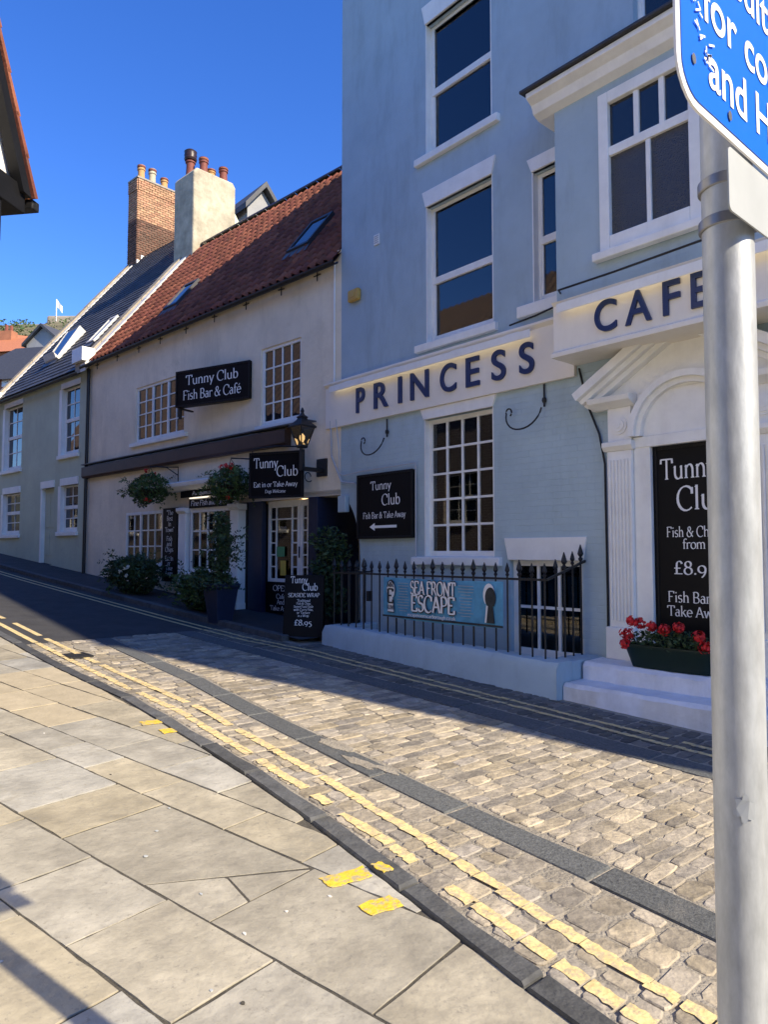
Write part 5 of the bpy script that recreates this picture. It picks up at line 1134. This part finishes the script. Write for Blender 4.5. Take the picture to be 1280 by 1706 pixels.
# ---------------------------------------------------------------- houses across the street behind the camera, and the lower neighbour on the right
def plain_house(name,label,loc,rz_,L,dep,eave,ridge,m,nw,roof='opp_roof'):
    h=thing(name,label,'house',None,0,None,loc,rz_)
    z0_=-1.5; hol=[]
    for k in range(nw):
        x_=L*(k+.5)/nw
        for zz in (1.2,4.0):
            if zz+1.5<eave: hol.append((x_-.5,x_+.5,zz,zz+1.5))
    h['zb']=0; wall('front_wall',rect(0,L,z0_,eave),[rect(*q) for q in hol],m,h,.12,.3)
    MB().box(0,.3,.301,dep,z0_,eave).build('side_wall',m,h); MB().box(L-.3,L,.301,dep,z0_,eave).build('side_wall',m,h); MB().box(.3,L-.3,dep-.3,dep,z0_,eave).build('rear_wall',m,h)
    for q in hol: w_=window(h,*q,.08,2,4,sash=True); sill(w_,q[0]-.1,q[1]+.1,q[2])
    n=int(L/.3); mb=MB()
    for i in range(n*4+1):
        x_=-.2+(L+.4)*i/(n*4); off=.035*math.sin(i*math.pi/2)
        for (d_,z_) in ((-.3,eave-.1),(dep/2,ridge),(dep+.3,eave-.1)): mb.v.append((x_,d_,z_+off))
    for i in range(n*4):
        for j in (0,1): mb.f.append((i*3+j,(i+1)*3+j,(i+1)*3+j+1,i*3+j+1))
    mb.build('roof',roof,h)
    for s in (.01,L-.01): mb=MB(); mb.add([(s,0,eave-.05),(s,dep,eave-.05),(s,dep/2,ridge-.05)],[(0,1,2)]); mb.build('gable',m,h)
    return h
plain_house('brick_house','red brick house with pantile roof across the street',(14.0,-4.4,0),math.pi,16.0,7,5.6,9.4,'opp_brick',5)
plain_house('brick_terrace','long red brick terrace across the street further uphill',(-12.6,-.9,1.3),math.pi,21.0,7,5.2,9.4,'opp_brick',7)
nb=plain_house('corner_house','lower cream house beyond the blue house',(6.65,7.2,0),0,14,7,5.3,8.0,'cream_render',4)
# ---------------------------------------------------------------- far houses and the castle hill
def far_pt(px_,py_,dist): r=ray(px_,py_); r2=Vector((r.x,r.y,0)); t=dist/r2.length; return CAM+r*t
def far_frame(px_,dist,turn): 
    p=far_pt(px_,900,dist); f=Fr(p.x,p.y,0); base=math.degrees(math.atan2(rt.y,rt.x)); return Fr(p.x,p.y,base+turn)
# hill
mb=MB(); N=60; hr=random.Random(4)
top=[(a,b*.925) for a,b in [(-140,30),(-60,40),(-20,46),(0,47.5),(30,49),(60,48.5),(100,48),(140,47),(200,44),(300,38),(420,20)]]
c=far_pt(50,548,150); ux=Vector((rt.x,rt.y,0)); uz=Vector((fw.x,fw.y,0))
rows=[(-75,0),(-50,.35),(-25,.72),(-8,.93),(0,1.0),(20,1.0),(60,.8),(120,.3)]
for i in range(N+1):
    q=-160+460*i/N; H=interp(q,[a for a,_ in top],[b for _,b in top])
    for (dd,k) in rows:
        p=Vector((c.x,c.y,0))+ux*q+uz*dd; mb.v.append((p.x,p.y,4+(H+ZC-4-.6)*k+hr.uniform(-.7,.7)*(1 if k>.2 else 0)))
n=len(rows)
for i in range(N):
    for j in range(n-1): mb.f.append((i*n+j,(i+1)*n+j,(i+1)*n+j+1,i*n+j+1))
hill=mb.build('hill','hill_grass',smooth=True); struct(hill)
rr=random.Random(12); mb=MB()
for k in range(420):
    q=rr.uniform(-80,120); dd=rr.uniform(-50,-4); H=interp(q,[a for a,_ in top],[b for _,b in top]); kk=interp(dd,[a for a,_ in rows],[b for _,b in rows]); p=Vector((c.x,c.y,0))+ux*q+uz*dd
    leaf_cloud(mb,(p.x,p.y,4+(H+ZC-4.6)*kk+.3),(2.2,2.2,1.0),40,.6,rr)
sb=mb.build('hillside_scrub','foliage',None,kind='stuff'); tag(sb,'green scrub covering the far hillside','scrub')
cw=thing('castle_wall','ruined stone wall along the crest of the far hill','wall',None,0,None,(c.x,c.y,0),math.atan2(rt.y,rt.x))
x_=-40.0; k=0
while x_<26:
    l=rr.uniform(3,6); hgt=rr.uniform(.9,2.0); H=interp(x_+l/2,[a for a,_ in top],[b for _,b in top])+ZC-.6; MB().box(x_,x_+l-.02,.5,2.0,H-2,H+hgt*.55).build('wall_length','castle_stone',cw,bevel=.2); x_+=l
H=interp(5,[a for a,_ in top],[b for _,b in top])+ZC
MB().box(3.0,9.5,.0,4,H-2.5,H+1.2).build('tower_stump','castle_stone',cw,bevel=.4)
fl=thing('flag','white flag flying from a pole on the castle hill','flag',None,0,None,(c.x+ux.x*4.9,c.y+ux.y*4.9,H),math.atan2(rt.y,rt.x))
MB().tube([(0,0,0),(0,0,4.3)],.09,6).build('pole','white_paint',fl)
mb=MB()
for i in range(7):
    for j in (0,1): mb.v.append((i*.2,.12*math.sin(i),4.3-j*1.3-i*.24))
mb.f=[(2*i,2*i+2,2*i+3,2*i+1) for i in range(6)]; mb.build('cloth','white_paint',fl)
def far_house(label,px0,px1,py_eave,py_ridge,dist,turn,wallm,roofm,dep,gable_front=False,chim=None,win=None):
    """front width and heights read from the picture at an assumed distance"""
    f=far_frame((px0+px1)/2,dist,turn); a,_=f.px(px0,py_eave); b,_=f.px(px1,py_eave); _,ze=f.px((px0+px1)/2,py_eave); 
    h=thing('distant_house',label,'house',f,0,'houses below the hill')
    if gable_front:
        _,zr=f.px((px0+px1)/2,py_ridge); m=(a+b)/2
        mb=MB().prism([(a,-1),(b,-1),(b,ze),(m,zr),(a,ze)],0,dep); mb.build('wall',wallm,h)
        for q in (-1,1):
            e=a-.2 if q<0 else b+.2; mb=MB(); mb.add([(e,-.25,ze-.2),(m,-.25,zr+.05),(m,dep,zr+.05),(e,dep,ze-.2),(e,-.25,ze),(m,-.25,zr+.25),(m,dep,zr+.25),(e,dep,ze)],[(0,1,2,3),(7,6,5,4),(0,4,5,1),(1,5,6,2),(2,6,7,3),(3,7,4,0)]); mb.build('roof_slope',roofm,h)
    else:
        _,zr=f.px((px0+px1)/2,py_ridge,dep/2)
        MB().box(a,b,0,dep,-1,ze).build('wall',wallm,h)
        mb=MB(); mb.add([(s,d,z) for s in (a-.2,b+.2) for d,z in ((-.3,ze-.15),(dep/2,zr),(dep+.3,ze-.15))],[(0,3,4,1),(1,4,5,2)]); mb.build('roof',roofm,h)
        for s in (a,b): mb=MB().add([(s,0,ze),(s,dep,ze),(s,dep/2,zr-.1)],[(0,1,2)]); mb.build('gable',wallm,h)
    if chim:
        cpx,cpy0,cpy1=chim; s,z1_=f.px(cpx,cpy1,dep/2); _,z0_=f.px(cpx,cpy0,dep/2)
        ck=MB().box(s-.55,s+.55,dep/2-.4,dep/2+.4,z0_-2,z1_).build('chimney','far_brick',h); MB().lathe((s-.2,dep/2,z1_),[(.16,0),(.13,.6)],8).build('chimney_pot','clay_red',ck); MB().lathe((s+.25,dep/2,z1_),[(.16,0),(.13,.5)],8).build('chimney_pot','clay_red',ck)
    if win:
        s0_,z1_=f.px(win[0],win[1]); s1_,z0_=f.px(win[2],win[3]); o=MB().box(s0_,s1_,-.06,.02,z0_,z1_).build('window','white_paint',h); pane(o,s0_+.15,s1_-.15,z0_+.2,z1_-.15,-.07,'glass')
    return h
far_house('slate roofed brick cottage nearest below the hill',-70,52,630,583,38,-12,'far_brick','slate',8,win=(4,632,20,644))
far_house('orange roofed house behind the slate cottage',-60,40,585,566,62,-10,'far_brick','pantile_far',9,chim=(14,566,553))
far_house('small orange roofed gable left of the grey house',28,47,572,559,72,25,'grey_render','pantile_far',6)
far_house('grey rendered gable house with slate roof and aerial below the hill',44,98,570,546,52,-20,'grey_render','slate',9,gable_front=True)
far_house('pale grey gable with slate roof behind the pantile ridge',412,462,352,318,24,41,'grey_render','slate',7,gable_front=True)
# ---------------------------------------------------------------- road sign on galvanised pole, closest to the camera
PX,PY=-.549,1.342; zg=g(PX)
sp=thing('road_sign','blue direction sign with white edge on a galvanised steel pole','road sign',None,0,None,(PX,PY,0),0)
MB().tube([(-.012,0,zg-.3),(0,0,1.7),(.012,0,4.2)],.0445,28).build('pole','galv',sp,smooth=True)
# blank: plate stands across the street, facing +x
xs=.062; y0=-.302; zb1=2.42
def rrect(y0,y1,z0,z1,r,n=6):
    P=[]
    for (cy,cz,a0) in ((y1-r,z0+r,-90),(y1-r,z1-r,0),(y0+r,z1-r,90),(y0+r,z0+r,180)):
        for k in range(n+1): a=R(a0+90*k/n); P.append((cy+r*math.cos(a),cz+r*math.sin(a)))
    return P
def plate(P,x0,x1,nm,m_,par): 
    n=len(P); mb=MB(); mb.add([(x1,p[0],p[1]) for p in P]+[(x0,p[0],p[1]) for p in P],[tuple(range(n)),tuple(range(2*n-1,n-1,-1))]+[(i,n+i,n+(i+1)%n,(i+1)%n) for i in range(n)]); return mb.build(nm,m_,par)
zb1=2.395
pb=plate(rrect(y0-.02,.31,zb1,2.86,.07),xs,xs+.004,'plate','sign_white',sp)
plate(rrect(y0-.006,.296,zb1+.014,2.846,.056),xs+.0045,xs+.006,'blue_field','sign_blue',sp)
# words on the blue field (seen from +x: reading direction is +y)
def sign_text(t,yy,zz,h,par):
    V,F,wd=font_mesh(t,h,0,'sign_white'); mb=MB(); mb.v=[(xs+.0075,yy+a,zz+b) for a,b in V]; mb.f=list(F); return mb.build('lettering','sign_white',par)
sign_text('and HGVs',-.219,2.452,.076,sp); sign_text('for coaches',-.235,2.557,.076,sp); sign_text('Unsuitable',-.24,2.664,.076,sp)
for (a,b) in ((y0+.045,2.585),(y0+.215,2.475)): MB().lathe((0,0,0),[(.006,0),(.004,.003)],8); 
for (a,b) in ((y0+.03,2.47),(y0+.16,2.432)):
    mb=MB(); mb.add([(xs+.0085,a+.007*math.cos(6.283*k/10),b+.009*math.sin(6.283*k/10)) for k in range(10)],[tuple(range(10))]); mb.build('rivet','steel_band',sp)
mb=MB(); rr=random.Random(9)
for k in range(18):
    a=y0+.03+.0040*k+rr.uniform(-.01,.01); b=2.575-.0035*k*1.4+rr.uniform(-.03,.03); l=rr.uniform(.004,.011); t=rr.uniform(0,3.14); mb.add([(xs+.009,a+l*math.cos(t)+.0018*q*math.sin(t),b+l*math.sin(t)-.0018*q*math.cos(t)) for q in (-1,1)]+[(xs+.009,a-l*math.cos(t)+.0018*q*math.sin(t),b-l*math.sin(t)-.0018*q*math.cos(t)) for q in (1,-1)],[(0,1,2,3)])
mb.build('scraped_sticker','sign_white',sp)
# smaller plate below, with faded wording
yb=-.132
plate(rrect(yb,.29,2.278,2.39,.012),xs-.004,xs-.001,'lower_plate','sign_back',sp)
for z_ in (2.375,2.30): MB().lathe((0,0,z_),[(.0455,0),(.0475,.002),(.0475,.020),(.0455,.022)],28).build('clamp_band','steel_band',sp,smooth=True); MB().box(.03,xs-.005,-.03,.05,z_+.002,z_+.02).build('clamp_block','steel_band',sp)
n=26; q=random.Random(2); mb=MB()
mb.add([(.0452*math.cos(R(-62)+t),.0452*math.sin(R(-62)+t),z) for (t,z) in [(.022*math.cos(6.283*i/n)*(.55+.45*abs(math.sin(i*.72+.4)))*q.uniform(.85,1)/.0455,1.255+.026*math.sin(6.283*i/n)*(.6+.4*abs(math.sin(i*.72+.4)))) for i in range(n)]],[tuple(range(n))]); mb.build('sticker_remnant','sign_back',sp)
# drain grating in the near gutter
c=(-9.35,3.08); dg=thing('drain_grating','small black iron drain grating in the sunlit gutter by the kerb','drain',None,0,None,(c[0],c[1],g(c[0])),0)
MB().box(-.2,.2,-.14,-.11,-.01,.012).box(-.2,.2,.11,.14,-.01,.012).box(-.2,-.17,-.11,.11,-.01,.0118).box(.17,.2,-.11,.11,-.01,.0118).build('frame','black_iron',dg)
for k in range(6): MB().box(-.15+k*.056,-.128+k*.056,-.11,.11,-.01,.010).build('bar','black_iron',dg)
MB().box(-.17,.17,-.11,.11,-.004,.0015).build('pit','black_paint',dg)

rr=random.Random(77)
for k in range(46):
    x=rr.uniform(-6.5,-.6); y=rr.uniform(.1,2.2)
    if y>KI(x)-.08: continue
    r=rr.uniform(.006,.013); n=9; P=[(x+r*rr.uniform(.7,1.3)*math.cos(6.283*i/n)*(1 if k%5 else 1.5),y+r*rr.uniform(.6,1.1)*math.sin(6.283*i/n)) for i in range(n)]
    put_slab('gum_spot',P,.004,'curtain' if k%4==0 else 'flag_joint' if k%4==1 else 'sign_back',pav,.0072,0,.0005)
